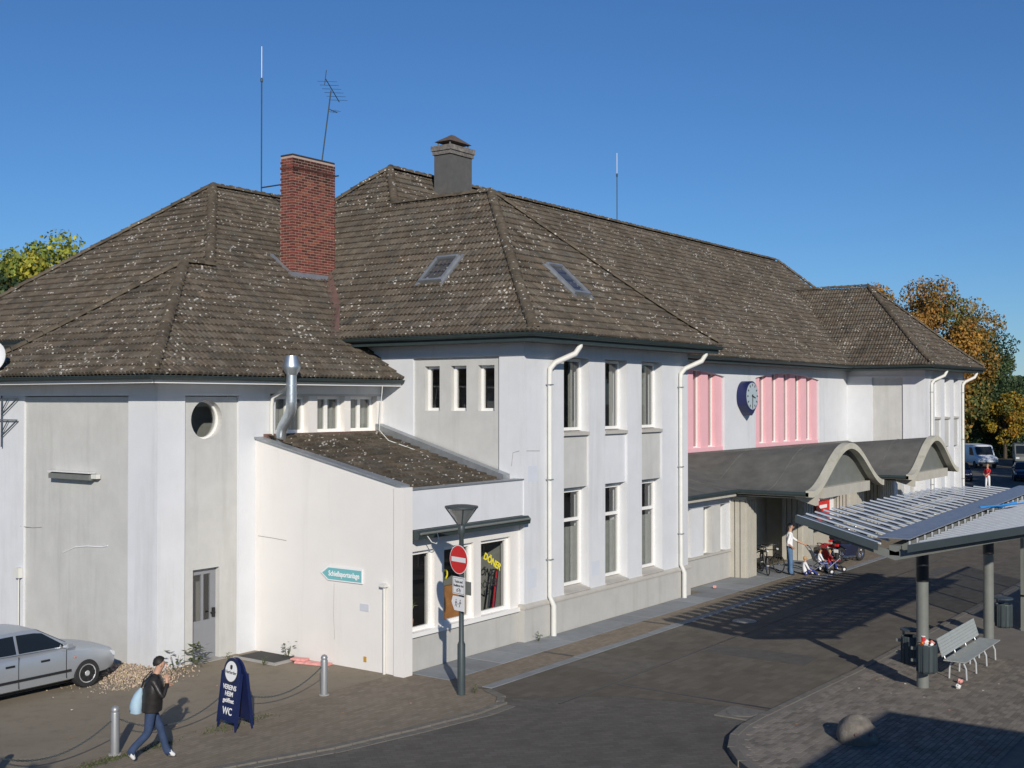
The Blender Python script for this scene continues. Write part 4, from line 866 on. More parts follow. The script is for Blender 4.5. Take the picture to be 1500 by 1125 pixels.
def chain(xa,xb,label):
    global link_me
    t=thing('chain',label,'chain',(xa,BY,.61),0,'sagging chains between bollards'); n=int((xb-xa-.18)/.042)
    if link_me is None:
        mb=MB(); P=[]
        pts=[(.024*math.cos(a)*1.15,.013*math.sin(a),0) for a in np.linspace(0,2*math.pi,9)]
        mb.tube(pts,.006,5,cap=False); o=mb.build('chain_link','post'); link_me=o.data; bpy.data.objects.remove(o)
    span=xb-xa-.18; sag=.34; pts=[]
    V=[];F=[]; base=[v.co.copy() for v in link_me.vertices]; fs=[tuple(p.vertices) for p in link_me.polygons]
    for k in range(n):
        u=(k+.5)/n; x=.09+span*u; z=-sag*4*u*(1-u); sl=math.atan(-sag*4*(1-2*u)/span); M_=Matrix.Translation((x,0,z))@Matrix.Rotation(-sl,4,'Y')@Matrix.Rotation(R(90)*(k%2),4,'X'); o0=len(V); V+=[tuple(M_@c) for c in base]; F+=[tuple(i+o0 for i in f) for f in fs]
    MB().add(V,F).build('chain_links','post',t,fix=False)
chain(BX[0],BX[1],'dark sagging chain in front of the parked silver car'); chain(BX[1],BX[2],'dark sagging chain passing behind the walking man'); chain(BX[2],BX[3],'dark sagging chain between sandwich board and lone bollard')
# sandwich board
sb=thing('sandwich_board','navy sandwich board with round white emblem and white lettering','sign',(15.22,17.35,.01),R(173))
def board(sign,nm):
    tilt=R(7)*sign; M_=Matrix.Translation((.19*sign,0,0))@Matrix.Rotation(-tilt,4,'Y')
    w_=.29; pts=[(-w_,.16),(w_,.16),(w_,1.06)]+[(.25*math.cos(a),1.08+.25*math.sin(a)) for a in np.linspace(R(5),R(175),14)]+[(-w_,1.06)]
    mb=MB().prism(pts,lambda a,b,d:tuple(M_@Vector((d,a,b))),-.02,.02); o=mb.build(nm,'blueboard',sb)
    for s_ in (-1,1): MB().prism([(s_*.29,0.0),(s_*.25,.16),(s_*.29,.16)],lambda a,b,d:tuple(M_@Vector((d,a,b))),-.02,.02).build('leg','blueboard',sb); MB().prism([(s_*.29,.1),(s_*.305,.1),(s_*.305,1.06),(s_*.29,1.06)],lambda a,b,d:tuple(M_@Vector((d,a,b))),-.035,.03).build('edge_rail','blueboard',sb)
    return M_
Mf=board(1,'front_panel'); board(-1,'rear_panel')
n_=Vector((1,0,0))
def on_board(y,z): return Mf@face_matrix((.024,y,z),(0,1,0),(0,0,1))
em=MB().lathe([(.19,0),(.19,.006)],(0,0,0),28).build('emblem_disc','signwhite',sb); em.data.transform(on_board(0,1.08))
MB().lathe([(.215,0),(.215,.004)],(0,0,-.001),28).build('emblem_ring','blackprint',sb).data.transform(on_board(0,1.08))
MB().add([(-.035,.05,.008),(.035,.05,.008),(.04,.10,.008),(.02,.125,.008),(0,.115,.008),(-.02,.125,.008),(-.04,.10,.008),(0,.03,.008)],[(0,7,1,2,3,4,5,6)]).build('emblem_crest','blackprint',sb,fix=False).data.transform(on_board(0,1.08))
lettering('Herforder',.085,'blackprint',sb,on_board(0,1.06)@Matrix.Translation((0,0,.008)),.01)
for tx,z,s_ in (('VEREINS',.78,.125),('HEIM',.66,.125),('geöffnet',.54,.115),('WC',.34,.19)): lettering(tx,s_,'white_print',sb,on_board(0,z),.014,.92)
MB().box(-.1,.1,-.31,-.30,.6,.63).build('spreader','steel',sb)
# lamp post with no-entry sign
lp=thing('lamp_post','dark lamp post with flared hat carrying a red no entry sign','lamp post',(19.71,15.43,.01))
MB().lathe([(.085,0),(.085,1.05),(.055,1.12),(.05,3.35),(.075,3.38),(.075,3.55),(.05,3.58)],(0,0,0),16).build('pole','post',lp,smooth=True)
MB().lathe([(.07,3.58),(.10,3.62),(.31,3.92),(.29,3.92),(.09,3.64),(.06,3.62)],(0,0,0),20).build('reflector','galv',lp,smooth=True)
MB().lathe([(.06,3.63),(.26,3.9),(.05,3.9)],(0,0,0),20).build('lens','lampglass',lp,smooth=True)
for k in range(4):
    a=R(45+90*k); MB().tube([(.07*math.cos(a),.07*math.sin(a),3.56),(.335*math.cos(a),.335*math.sin(a),3.93)],.014,6).build('hat_rib','post',lp)
MB().lathe([(.355,3.92),(.355,3.96),(.20,3.985),(.001,3.99)],(0,0,0),24).build('hat','post',lp,smooth=True)
sn=bpy.data.objects.new('no_entry_sign',None); 
NA=R(166); nx,ny=math.cos(NA),math.sin(NA); rt=(-ny,nx,0)           # plate faces (nx,ny); its right-hand side as seen
rt=(math.sin(NA)*-1,math.cos(NA),0)
def plate_m(z,off=.07): return face_matrix((nx*off,ny*off,z),rt,(0,0,1))
ne=MB().lathe([(.305,-.004),(.305,.004)],(0,0,0),36).build('no_entry_plate','signwhite',lp); ne.data.transform(plate_m(2.84))
MB().lathe([(.29,.004),(.29,.006)],(0,0,0),36).build('red_disc','red',ne).data.transform(plate_m(2.84)); MB().box(-.24,.24,-.05,.05,.0062,.008).build('white_bar','signwhite',ne).data.transform(plate_m(2.84))
def rrect(w_,h_,r=.03): return [(sx*(w_-r)+r*math.cos(a),sy*(h_-r)+r*math.sin(a)) for sx,sy,a0 in ((1,1,0),(-1,1,90),(-1,-1,180),(1,-1,270)) for a in np.linspace(R(a0),R(a0+90),5)]
tp=MB().prism(rrect(.21,.185),lambda a,b,d:(a,b,d),-.004,.004).build('supplementary_plate','signwhite',lp); tp.data.transform(plate_m(2.29))
fr=[(MB().box(-.19,.19,s_*.168-.005,s_*.168+.005,.0042,.006)) for s_ in (-1,1)]
for s_ in (-1,1): MB().box(-.19,.19,s_*.163-.004,s_*.163+.004,.0042,.006).build('border_line','blackprint',tp).data.transform(plate_m(2.29)); MB().box(s_*.188-.004,s_*.188+.004,-.16,.16,.0042,.006).build('border_line','blackprint',tp).data.transform(plate_m(2.29))
lettering('Taxis und',.078,'blackprint',tp,plate_m(2.375)@Matrix.Translation((0,0,.006)),.012,.9); lettering('Radfahrer frei',.070,'blackprint',tp,plate_m(2.29)@Matrix.Translation((0,0,.006)),.012,.85)
bk=MB()
for x in (-.045,.045): bk.tube([(x+.028*math.cos(a),.028*math.sin(a),0) for a in np.linspace(0,2*math.pi,11)],.005,4,cap=False)
bk.tube([(-.045,0,0),(-.015,.045,0),(.03,.045,0),(.045,0,0)],.005,4); bk.build('bicycle_symbol','blackprint',tp,fix=False).data.transform(plate_m(2.19)@Matrix.Translation((0,0,.007)))
ap=MB().prism([(-.22,0.02),(-.17,.15),(.21,.15),(.21,-.15),(-.12,-.15)],lambda a,b,d:(a,b,d),-.004,.004).build('arrow_plate','signwhite',lp); ap.data.transform(plate_m(1.92,.09))
wk=MB()
for x,s_ in ((-.06,1),(.08,-1)):
    wk.tube([(x-.03,-.06,0),(x,0,0),(x+.03*s_,-.07,0)],.006,4); wk.tube([(x,0,0),(x+.005,.05,0)],.009,4); wk.tube([(x-.03,.01,0),(x,.04,0),(x+.035,.015,0)],.005,4); wk.ball((x+.006,.075,0),(.014,.014,.003),8,5)
wk.box(-.012,.03,-.012,-.002,-.002,.002); wk.build('walker_symbols','blackprint',ap,fix=False).data.transform(plate_m(1.92,.09)@Matrix.Translation((0,0,.008)))
bp_=MB().box(.07,.36,-.14,.14,-.03,-.022).build('reverse_plate','steel',lp); bp_.data.transform(plate_m(2.26,.05))
for z in (2.95,2.73,2.38,2.2,1.98,1.86): MB().lathe([(.06,0),(.06,.03)],(0,0,z),12).build('clamp','steel',lp)
# boulder
bo=MB(); bo.ball((0,0,0),(1,1,1),26,18); o=bo.build('boulder','boulder',None,smooth=True)
for v in o.data.vertices:
    c=v.co; n_=.05*math.sin(c.x*5+1)*math.cos(c.y*4)+.03*math.sin(c.z*9+c.x*7); c*=1+n_; v.co=Vector((c.x*.42,c.y*.36,max(-.05,(c.z*.36+.09))))
o.location=(20.92,7.38,.11); o.rotation_euler=(0,0,.5); tag(o,'rounded boulder with two rusty bolts set on the paved island','boulder'); BO=o
for dx,dy,dz in ((-.245,.235,.28),(.015,.0,0)): pass
for a in (R(168),R(208)):
    d=Vector((math.cos(a),math.sin(a),0)); MB().lathe([(.03,0),(.03,.03)],tuple(Vector((d.x*.405,d.y*.35,.2))),10,axis=(d.x,d.y,.3)).build('bolt','lead',BO)
# ================================================================ bus shelter
BS=thing('bus_shelter','open bus shelter with a winged ribbed metal roof on round posts','shelter',(0,0,0))
PX_=[25.6,31.1,36.6]
for x in PX_[:2]: MB().lathe([(.125,.1),(.125,2.95)],(x,7.6,0),20).build('post','steel',BS,smooth=True); 
for x in PX_[:2]: MB().lathe([(.132,2.35),(.132,3.2)],(x,7.6,0),20).build('post_sleeve','black',BS)
RX0,RX1=23.4,35.4
def zin(x): return 3.35+.026*(x-RX0)
def wl_(x,y): return zin(x)+(3.80-zin(x))*(y-7.8)/1.7           # left wing surface
def wr_(x,y): return zin(x)+(4.05-zin(x))*(7.2-y)/3.0           # right wing surface
XR=[RX0+(RX1-RX0)*k/24 for k in range(25)]; dx=XR[1]-XR[0]
def curve_y(x): return 9.5 if x<32 else 9.5-((x-32)/3.4)**2*.8   # outer edge of the left wing curves in at its far end
def strip(x,x2,y0,y1,f,lo,hi):
    return MB().add([(x,y0,f(x,y0)+lo),(x2,y0,f(x2,y0)+lo),(x2,y1,f(x2,y1)+lo),(x,y1,f(x,y1)+lo),(x,y0,f(x,y0)+hi),(x2,y0,f(x2,y0)+hi),(x2,y1,f(x2,y1)+hi),(x,y1,f(x,y1)+hi)],[(0,3,2,1),(4,5,6,7),(0,1,5,4),(1,2,6,5),(2,3,7,6),(3,0,4,7)])
MT['ribmetal']=mat('bright_zinc_rib',(.62,.65,.67),.45,.08,6,metal=.35); MT['sheetmetal']=mat('dull_zinc_sheet',(.17,.20,.23),.5,.15,5,metal=.4)
for k,x in enumerate(XR):
    strip(x-.03,x+.03,7.75,curve_y(x),wl_,0,.035).build('roof_rib','ribmetal',BS,bevel=.01); strip(x-.03,x+.03,4.2,7.15,wr_,0,.035).build('roof_rib','ribmetal',BS,bevel=.01)
    if k<24:
        y1b=min(curve_y(x),curve_y(XR[k+1]))-.03
        strip(x+.03,x+dx-.03-.14,7.85,y1b,wl_,-.01,.005).build('roof_sheet','sheetmetal',BS); strip(x+.03,x+dx-.03-.06,4.22,7.1,wr_,-.01,.005).build('roof_sheet','sheetmetal',BS)
strip(RX0-.1,RX0-.03,7.8,9.5,wl_,-.12,.03).build('end_fascia','post',BS); strip(RX0-.1,RX0-.03,4.2,7.2,wr_,-.12,.03).build('end_fascia','post',BS)
strip(RX0+.1,RX1+.2,7.22,7.86,lambda x,y:zin(x)+.09+.05*abs(y-7.54),0,.02).build('valley_gutter','zinc',BS)
MB().add([(RX0+.1,7.42,zin(RX0)-.22),(RX1,7.42,zin(RX1)-.22),(RX1,7.62,zin(RX1)-.22),(RX0+.1,7.62,zin(RX0)-.22),(RX0+.1,7.42,zin(RX0)-.02),(RX1,7.42,zin(RX1)-.02),(RX1,7.62,zin(RX1)-.02),(RX0+.1,7.62,zin(RX0)-.02)],[(0,3,2,1),(4,5,6,7),(0,1,5,4),(1,2,6,5),(2,3,7,6),(3,0,4,7)]).build('spine_beam','steel',BS)
for y in (8.4,9.1): strip(RX0,33.2,y-.04,y+.04,wl_,-.13,-.02).build('purlin','steel',BS)
for y in (6.5,5.6,4.6): strip(RX0,RX1,y-.04,y+.04,wr_,-.13,-.02).build('purlin','steel',BS)
for x in [RX0+.15,25.6,28.35,31.1,33.8]:
    z=zin(x); MB().prism([(4.35,3.84),(7.5,z-.32),(9.3,3.56),(9.3,3.64),(7.5,z-.15),(4.35,3.92)],lambda a,b,d:(d,a,b),x-.05,x+.05).build('bracket_arm','steel',BS)
for x in XR[:-1]: MB().box(x-.012,x+.012,7.17,7.20,zin(x)-.05,zin(x)+.10).build('hanger','ribmetal',BS)
for i in range(4):
    x0=33.4+i*2.0; x1=x0+1.94
    MB().box(x0,x0+.05,7.27,7.35,.1,2.75).build('wall_stud','steel',BS); MB().box(x0+.05,x1,7.3,7.32,1.05,2.6).build('glass_panel','glass',BS); MB().box(x0+.05,x1,7.28,7.34,.2,1.0).build('lower_panel','stone',BS); MB().box(x0+.05,x1,7.27,7.279,.5,.68).build('panel_stripe',mat('mauve_stripe',(.30,.20,.28),.6),BS); MB().box(x0,x1,7.27,7.35,1.0,1.05).build('mid_rail','steel',BS); MB().box(x0,x1,7.27,7.35,2.6,2.66).build('top_rail','steel',BS)
rg=MB().tube([(29.5,7.4,3.64),(29.8,7.25,3.64),(30.1,7.1,3.64),(30.5,6.8,3.72)],.035,6).tube([(29.6,7.35,3.65),(30.2,6.7,3.72),(30.6,6.1,3.83)],.018,5).build('plastic_strap','bluerag'); tag(rg,'tangled blue plastic strap lying on the shelter roof','strap')
# bench
MT['benchmetal']=mat('pale_bench_metal',(.40,.43,.42),.5,.08,6,metal=.2)
bn=thing('bench','grey perforated metal bench with sloped back between the shelter posts','bench',(26.5,6.95,.1))
for k in range(7): MB().box(0,3.0,.0+k*.068,.0+k*.068+.064,.43,.45).build('seat_slat','benchmetal',bn)
M_=Matrix.Translation((0,.47,.46))@Matrix.Rotation(R(-17),4,'X')
for k in range(6): o=MB().box(0,3.0,0,.02,.05+k*.068,.05+k*.068+.064).build('back_slat','benchmetal',bn); o.matrix_local=M_
for x in (.25,1.05,1.95,2.75):
    MB().tube([(x,.05,0),(x,.06,.25),(x,.14,.42)],.018,6).build('leg','ribmetal',bn); MB().tube([(x,.42,0),(x,.41,.25),(x,.34,.42)],.018,6).build('leg','ribmetal',bn); MB().tube([(x,.02,.42),(x,.50,.42),(x,.66,.85)],.016,6).build('bracket','chrome',bn)
def litter_bin(name,label,x,y,z,full):
    t=thing(name,label,'bin',(x,y,z)); MB().lathe([(.17,0),(.20,.05),(.21,.58),(.20,.6),(.185,.6),(.19,.5),(.16,.06)],(0,0,0),16).build('bucket','post',t)
    for k in range(12): a=2*math.pi*k/12; MB().box(.205*math.cos(a)-.012,.205*math.cos(a)+.012,.205*math.sin(a)-.012,.205*math.sin(a)+.012,.03,.57).build('stave','post',t)
    MB().box(-.03,.03,.18,.32,.2,.26).box(-.03,.03,.18,.32,.45,.51).build('bracket','steel',t)
    if full:
        for k in range(9):
            a=k*2.4; o=MB().box(-.05,.05,-.035,.035,-.02,.03).build('rubbish',['litter','orange','paleboard','litter'][k%4],t,bevel=.006); o.location=(.11*math.cos(a),.11*math.sin(a),.585+.015*(k%3)); o.rotation_euler=(k,.5*k,k)
    else: MB().lathe([(.23,.72),(.23,.75),(.03,.78)],(0,0,0),16).build('hood','post',t); MB().box(-.02,.02,.14,.18,.5,.75).build('hood_stay','steel',t)
    return t
litter_bin('litter_bin','overflowing dark litter bin strapped to the front shelter post',25.28,7.42,.5,True)
litter_bin('litter_bin','dark litter bin on the far side of the front shelter post',25.95,7.95,.5,False)
litter_bin('litter_bin','hooded dark litter bin beside the second shelter post and wall panel',32.0,7.45,.4,False)
cup=thing('paper_cup','red paper cup standing on the overflowing litter bin','cup',(25.24,7.48,1.12)); MB().lathe([(.03,0),(.042,.13)],(0,0,0),12).build('cup','redcloth',cup); MB().lathe([(.045,.13),(.045,.145)],(0,0,0),12).build('lid','litter',cup)
for nm,x,y,mt_,lb in (('crumpled_wrapper',26.4,7.05,'paleboard','pink crumpled wrapper beside the front shelter post'),('crumpled_paper',25.9,6.95,'litter','white crumpled paper by the foot of the front shelter post'),('crumpled_wrapper',35.6,17.3,'paleboard','pink crumpled wrapper at the low grey wall')):
    mb=MB().ball((0,0,.05),(.09,.06,.05),7,5); o=mb.build(nm,mt_)
    for v in o.data.vertices: v.co*=random.uniform(.75,1.25)
    o.location=(x,y,.105 if y<9 else .02); tag(o,lb,'litter')
for i in range(22):
    x,y=random.choice([(random.uniform(12,19),random.uniform(15.5,21)),(random.uniform(21,27),random.uniform(6,9))]); z=.115 if y<9.2 else .018
    o=MB().add([(-.03,-.02,0),(.03,-.015,.01),(.025,.02,.004),(-.02,.025,.012)],[(0,1,2,3)]).build('fallen_leaf',['litter','paleboard','wood'][i%3],fix=False); o.location=(x,y,z); o.rotation_euler=(0,0,i); tag(o,['white paper scrap','pink paper scrap','brown dead leaf'][i%3]+(' lying on the paved island' if y<9.2 else ' lying on the paving by the chain fence'),'scrap','scraps scattered on the paving')
# hatch with boards by the lean-to wall
hc=MB().box(19.35,20.12,20.7,22.0,.0,.05).build('floor_hatch','board'); tag(hc,'dark boarded hatch on the ground at the foot of the lean-to wall','hatch'); 
MB().box(19.28,19.35,20.6,22.05,.0,.06).box(19.35,20.12,20.6,20.7,.0,.06).build('frame','concrete',hc)
pk=MB().box(-.12,.12,-.55,.35,0,.05).box(-.05,.17,.1,.5,.05,.1).build('flattened_carton','paleboard',None,bevel=.01); pk.location=(19.9,20.1,.015); pk.rotation_euler=(0,0,.25); tag(pk,'pale pink flattened carton beside the dark hatch','carton')
# weeds
def weed(x,y,h,label,n=26,z=.01):
    t=thing('weed_plant',label,'weed',(x,y,z)); mb=MB()
    for k in range(n):
        a=random.uniform(0,6.28); r=random.uniform(.02,.55)*h; zz=random.uniform(.1,1)*h; c=Vector((r*math.cos(a),r*math.sin(a),zz)); d=Vector((math.cos(a),math.sin(a),random.uniform(-.3,.6))).normalized(); s_=d.cross(Vector((0,0,1))).normalized()*.22*h*.35; L=.3*h; mb.add([c-d*L*.4,c+s_,c+d*L*.6,c-s_],[(0,1,2,3)])
    mb.build('leaves','grass',t,fix=False); m3=MB()
    for k in range(4): a=k*1.6; m3.tube([(0,0,0),(.25*h*math.cos(a),.25*h*math.sin(a),.7*h)],.006,4)
    m3.build('stems','grass',t)
weed(18.2,22.1,.55,'leafy weed growing against the wall beside the grey door',60); weed(17.55,22.05,.5,'thin weed sprouting above the pebble heap at the wall corner',20); weed(20.05,21.0,.4,'bushy weed growing behind the dark hatch'); weed(19.2,20.9,.22,'low weed tuft at the front edge of the hatch'); weed(25.2,17.2,.25,'small weed at the plinth corner of the shop front'); weed(19.95,15.25,.18,'weed tuft at the foot of the lamp post'); weed(19.0,21.9,.2,'low weed in front of the door step')
gr=MB()
for i in range(520):
    x=random.choice((12.75,12.3,13.6))+random.gauss(0,.22); y=17.55+random.gauss(0,.08)+.0; a=random.uniform(0,6.28); h=random.uniform(.02,.06); gr.add([(x,y,.01),(x+.02*math.cos(a),y+.02*math.sin(a),.01),(x+.03*math.cos(a+1),y+.03*math.sin(a+1),h)],[(0,1,2)])
for i in range(260):
    x=random.choice((15.0,15.9))+random.gauss(0,.2); y=17.5+random.gauss(0,.1); a=random.uniform(0,6.28); h=random.uniform(.02,.06); gr.add([(x,y,.01),(x+.02*math.cos(a),y+.02*math.sin(a),.01),(x+.03*math.cos(a+1),y+.03*math.sin(a+1),h)],[(0,1,2)])
o=gr.build('grass_tufts','grass',None,fix=False); tag(o,'thin grass growing along the paving joint under the chain','grass',kind='stuff')
# pebble heap
V=[];F=[];C_=[]
for i in range(4200):
    r=abs(random.gauss(0,.55)); a=random.uniform(R(150),R(330)); x=17.0+r*math.cos(a)*1.2-.1; y=22.3+random.uniform(-1.0,1.6)*(1 if random.random()<.8 else 1.5)*.75; 
    if x>17.22 and y>22.27: continue
    hgt=max(0,.13*(1-((17.2-x)/1.1)**2)*(1-((y-22.6)/1.5)**2)); z=random.uniform(.3,1)*hgt+.015; s_=random.uniform(.013,.032); M_=Euler((random.uniform(0,3),random.uniform(0,3),random.uniform(0,3))).to_matrix(); b0=len(V)
    for p in ((1,0,0),(-1,0,0),(0,.8,0),(0,-.8,0),(0,0,.6),(0,0,-.6)): V.append(tuple(M_@(Vector(p)*s_)+Vector((x,y,z))))
    F+=[tuple(b0+q for q in f) for f in ((0,2,4),(2,1,4),(1,3,4),(3,0,4),(2,0,5),(1,2,5),(3,1,5),(0,3,5))]; g=random.uniform(.55,1.7); C_+=[(g,g*random.uniform(.85,1.0),g*random.uniform(.7,1.0))]*8
o=MB().add(V,F).build('pebble_heap','pebble',None,fix=False); set_tint(o.data,C_); tag(o,'heap of pale pebbles piled against the wall corner','pebbles',kind='stuff')
# unseen block of made-up form, added to throw the shadow on the island
sh_=thing('shadow_block','unseen grey concrete block with flat roof and window strip added to shade the island','building',(0,0,0))
MB().box(7.0,14.6,-9.5,-1.1,0,4.75).build('wall','concrete',sh_); MB().box(6.8,14.85,-9.7,-.9,4.75,5.0).build('roof','zinc',sh_)
for k in range(5): MB().box(7.4+k*1.42,8.6+k*1.42,-1.1,-1.06,1.2,3.6).build('window','darkglass',sh_)
# ================================================================ people
def skin_mesh(verts,edges,root=0,sub=1):
    me=bpy.data.meshes.new('figure'); me.from_pydata([v[0] for v in verts],edges,[]); o=bpy.data.objects.new('figure',me); COL.objects.link(o)
    o.modifiers.new('s','SKIN'); md=o.modifiers.new('b','SUBSURF'); md.levels=sub; md.render_levels=sub
    if not me.skin_vertices: me.skin_vertices.new()
    for i,v in enumerate(verts):
        r=v[1]; me.skin_vertices[0].data[i].radius=(r,r) if not isinstance(r,tuple) else r; me.skin_vertices[0].data[i].use_root=(i==root)
    dg=bpy.context.evaluated_depsgraph_get(); out=bpy.data.meshes.new_from_object(o.evaluated_get(dg)); bpy.data.objects.remove(o); return out
def person(label,loc,rz,J,mats,hair,h=1.75,hair_long=False,cap=None,group=None,lean=0,head_fwd=.02,head_tilt=0):
    """J: joint positions for a 1.75 m figure, x forward, y left, z up. mats: skin, top, sleeve, legs, shoe"""
    k=h/1.75; V=[];E=[];B=[]
    def a(p,r,par=None,m=0):
        V.append((Vector(p)*k,(r*k if not isinstance(r,tuple) else (r[0]*k,r[1]*k)))); i=len(V)-1
        if par is not None: E.append((par,i)); B.append((par,i,m))
        return i
    pz=Vector(J.get('pelvis',(0,0,.96)))
    pel=a(pz,(.13,.105)); w1=a(pz+Vector((lean*.25,0,.16)),(.125,.10),pel,1); ch=a(pz+Vector((lean*.7,0,.38)),(.15,.115),w1,1); nk0=a(pz+Vector((lean,0,.51)),(.085,.075),ch,1)
    nk=a(pz+Vector((lean+.02,0,.57)),.054,nk0,0); hd=pz+Vector((lean+head_fwd+.02,0,.66)); h1=a(hd,.072,nk,0); h2=a(hd+Vector((.012+head_tilt*.3,0,.08)),(.083,.09),h1,0); h3=a(hd+Vector((.0+head_tilt*.5,0,.15)),.06,h2,0)
    for s,nm in ((1,'l'),(-1,'r')):
        sh=a(ch_pos:=(pz+Vector((lean*.9,s*.185,.45))),.068,ch,2) if False else a(pz+Vector((lean*.85,s*.185,.445)),.066,nk0,2)
        el=a(J['elbow_'+nm],.047,sh,2); wr=a(J['wrist_'+nm],.033,el,2 if mats.get('long') else 0); wv=Vector(J['wrist_'+nm]); d=(wv-Vector(J['elbow_'+nm])).normalized(); d=Vector(J.get('hand_'+nm,d)).normalized(); side=d.cross(Vector((0,s*1.,.2))).normalized(); 
        if side.length<.1: side=Vector((1,0,0))
        pm=a(wv+d*.07,(.036,.02),wr,0)
        for q in range(4):
            off=(q-1.5)*.019; L=(.062,.075,.07,.052)[q]; f0=a(wv+d*.10+side*off,.0095,pm,0); f1=a(wv+d*(.10+L*.55)+side*off*1.15,.0085,f0,0); a(wv+d*(.10+L)*.98+side*off*1.1+Vector((.012,0,-.008)),.0075,f1,0)
        t0=a(wv+d*.05+side*.04,.011,pm,0); a(wv+d*.09+side*.06,.009,t0,0)
        hp=a(pz+Vector((0,s*.085,-.05)),.105,pel,3); kn=a(J['knee_'+nm],.078,hp,3); an=a(J['ankle_'+nm],.062,kn,3); av=Vector(J['ankle_'+nm]); td=Vector(J.get('toe_'+nm,(.15,0,-.06))); hl=a(av+Vector((-.03,0,-.04)) if 'toe_'+nm not in J else av-td*.2+Vector((0,0,-.03)),.036,an,4); a(av+td*.6+Vector((0,0,-.005)),.04,an,4); a(av+td,.032,len(V)-1,4)
    me=skin_mesh(V,E)
    pts=[v[0] for v in V]; keys=['skin','top','sleeve','legs','shoe']
    for key in keys: me.materials.append(MT[mats[key]])
    seg=[(pts[i],pts[j],m) for i,j,m in B]
    A=np.array([s[0] for s in seg]); Bv=np.array([s[1] for s in seg]); D=Bv-A; L2=(D*D).sum(1)+1e-9; ms=np.array([s[2] for s in seg])
    rad=np.array([max(V[j][1]) if isinstance(V[j][1],tuple) else V[j][1] for i,j,m in B])
    for p in me.polygons:
        c=np.array(p.center); t=np.clip(((c-A)*D).sum(1)/L2,0,1); q=A+D*t[:,None]; d=np.sqrt(((c-q)**2).sum(1))-rad*.8; p.material_index=int(ms[d.argmin()]); p.use_smooth=True
    o=bpy.data.objects.new('person',me); COL.objects.link(o); o.location=loc; o.rotation_euler=(0,0,rz); tag(o,label,'person',group)
    # face and hair
    hc=(hd+Vector((.01+head_tilt*.3,0,.075)))*k
    MB().ball(tuple(hc+Vector((.098,0,-.015))*k),(.022*k,.014*k,.024*k),6,5).build('nose',mats['skin'],o,smooth=True)
    for s in (1,-1): MB().ball(tuple(hc+Vector((-.005,s*.088,-.01))*k),(.02*k,.012*k,.032*k),6,5).build('ear',mats['skin'],o,smooth=True)
    for s in (1,-1): MB().ball(tuple(hc+Vector((.083,s*.034,.012))*k),.011*k,6,5).build('eye','blackprint',o)
    MB().ball(tuple(hc+Vector((.088,0,-.058))*k),(.012*k,.026*k,.007*k),6,5).build('mouth','paleboard',o)
    m=MB(); nu,nv=18,12; P=[]
    for j in range(nv+1):
        row=[]
        for i in range(nu+1):
            az=2*math.pi*i/nu; fr=(1+math.cos(az))/2; low=(1.0 if not hair_long else 2.2)*(1-fr)**.7*1.05+.62+.45*(fr<.6)*.3; th=min(2.45,low+.25)*j/nv
            r=Vector((.108,.098,.112))*(1.03+.035*math.sin(i*5.3+j*3.1)+.025*math.sin(i*2.1+j*7.7)); row.append(tuple(hc+Vector((r.x*math.sin(th)*math.cos(az)-.026,r.y*math.sin(th)*math.sin(az),r.z*math.cos(th)+.018))*k))
        P.append(row)
    m.grid(P); m.build('hair',hair,o,fix=False,smooth=True)
    return o
AZW=R(-38)
WALK=dict(pelvis=(0,0,.93),elbow_r=(.20,-.27,1.12),wrist_r=(.27,-.10,1.34),hand_r=(-.1,.25,1),elbow_l=(.16,.25,1.10),wrist_l=(.27,.06,1.24),
    knee_l=(.17,.09,.52),ankle_l=(.27,.09,.10),toe_l=(.15,0,-.06),knee_r=(-.04,-.09,.50),ankle_r=(-.36,-.09,.19),toe_r=(.11,0,-.12))
wk_=person('dark haired man in black jacket and blue jeans walking with a pale blue bag',(12.98,16.93,.012),AZW,WALK,dict(skin='skin',top='leather',sleeve='leather',legs='jeans',shoe='shoe',long=True),'hair_dark',1.74,lean=.07,head_fwd=.05,head_tilt=.05)
# loose jacket shell and collar
m=MB(); P=[]
for z,rx,ry,cx in ((.86,.17,.205,.01),(.90,.175,.21,.01),(1.0,.175,.215,.02),(1.12,.175,.22,.03),(1.25,.17,.225,.05),(1.37,.15,.21,.06),(1.45,.10,.14,.065),(1.49,.078,.085,.07)):
    P.append([(cx+rx*math.cos(a)*(1+.04*math.sin(5*a+z*9)),ry*math.sin(a)*(1+.03*math.sin(4*a+z*12)),z) for a in np.linspace(0,2*math.pi,25)])
m.grid(P); m.build('jacket','leather',wk_,fix=False,smooth=True)
bgp=MB(); P=[]
for z,r1,r2,cx in ((.83,.03,.06,-.23),(.845,.10,.155,-.235),(.95,.12,.165,-.235),(1.05,.105,.14,-.225),(1.15,.075,.10,-.20),(1.23,.04,.05,-.17),(1.26,.015,.02,-.16)):
    P.append([(cx+r1*math.cos(a)*(1+.08*math.sin(3*a+z*20)),.02+r2*math.sin(a)*(1+.06*math.sin(4*a+z*15)),z) for a in np.linspace(0,2*math.pi,21)])
bgp.grid(P); bag=bgp.build('shoulder_bag','bag',None,fix=False,smooth=True); bag.location=(12.98,16.93,.012); bag.rotation_euler=(0,0,AZW); tag(bag,'pale blue drawstring bag hanging on the walking man back','bag')
MB().tube([(-.16,.02,1.25),(-.12,.12,1.38),(0,.16,1.50),(.12,.14,1.42)],.012,6).tube([(-.16,.02,1.25),(-.1,-.1,1.40),(.02,-.14,1.51),(.14,-.12,1.40)],.012,6).build('strap','black',bag); MB().box(-.345,-.335,-.05,.07,.87,.90).build('label_patch','blueboard',bag)
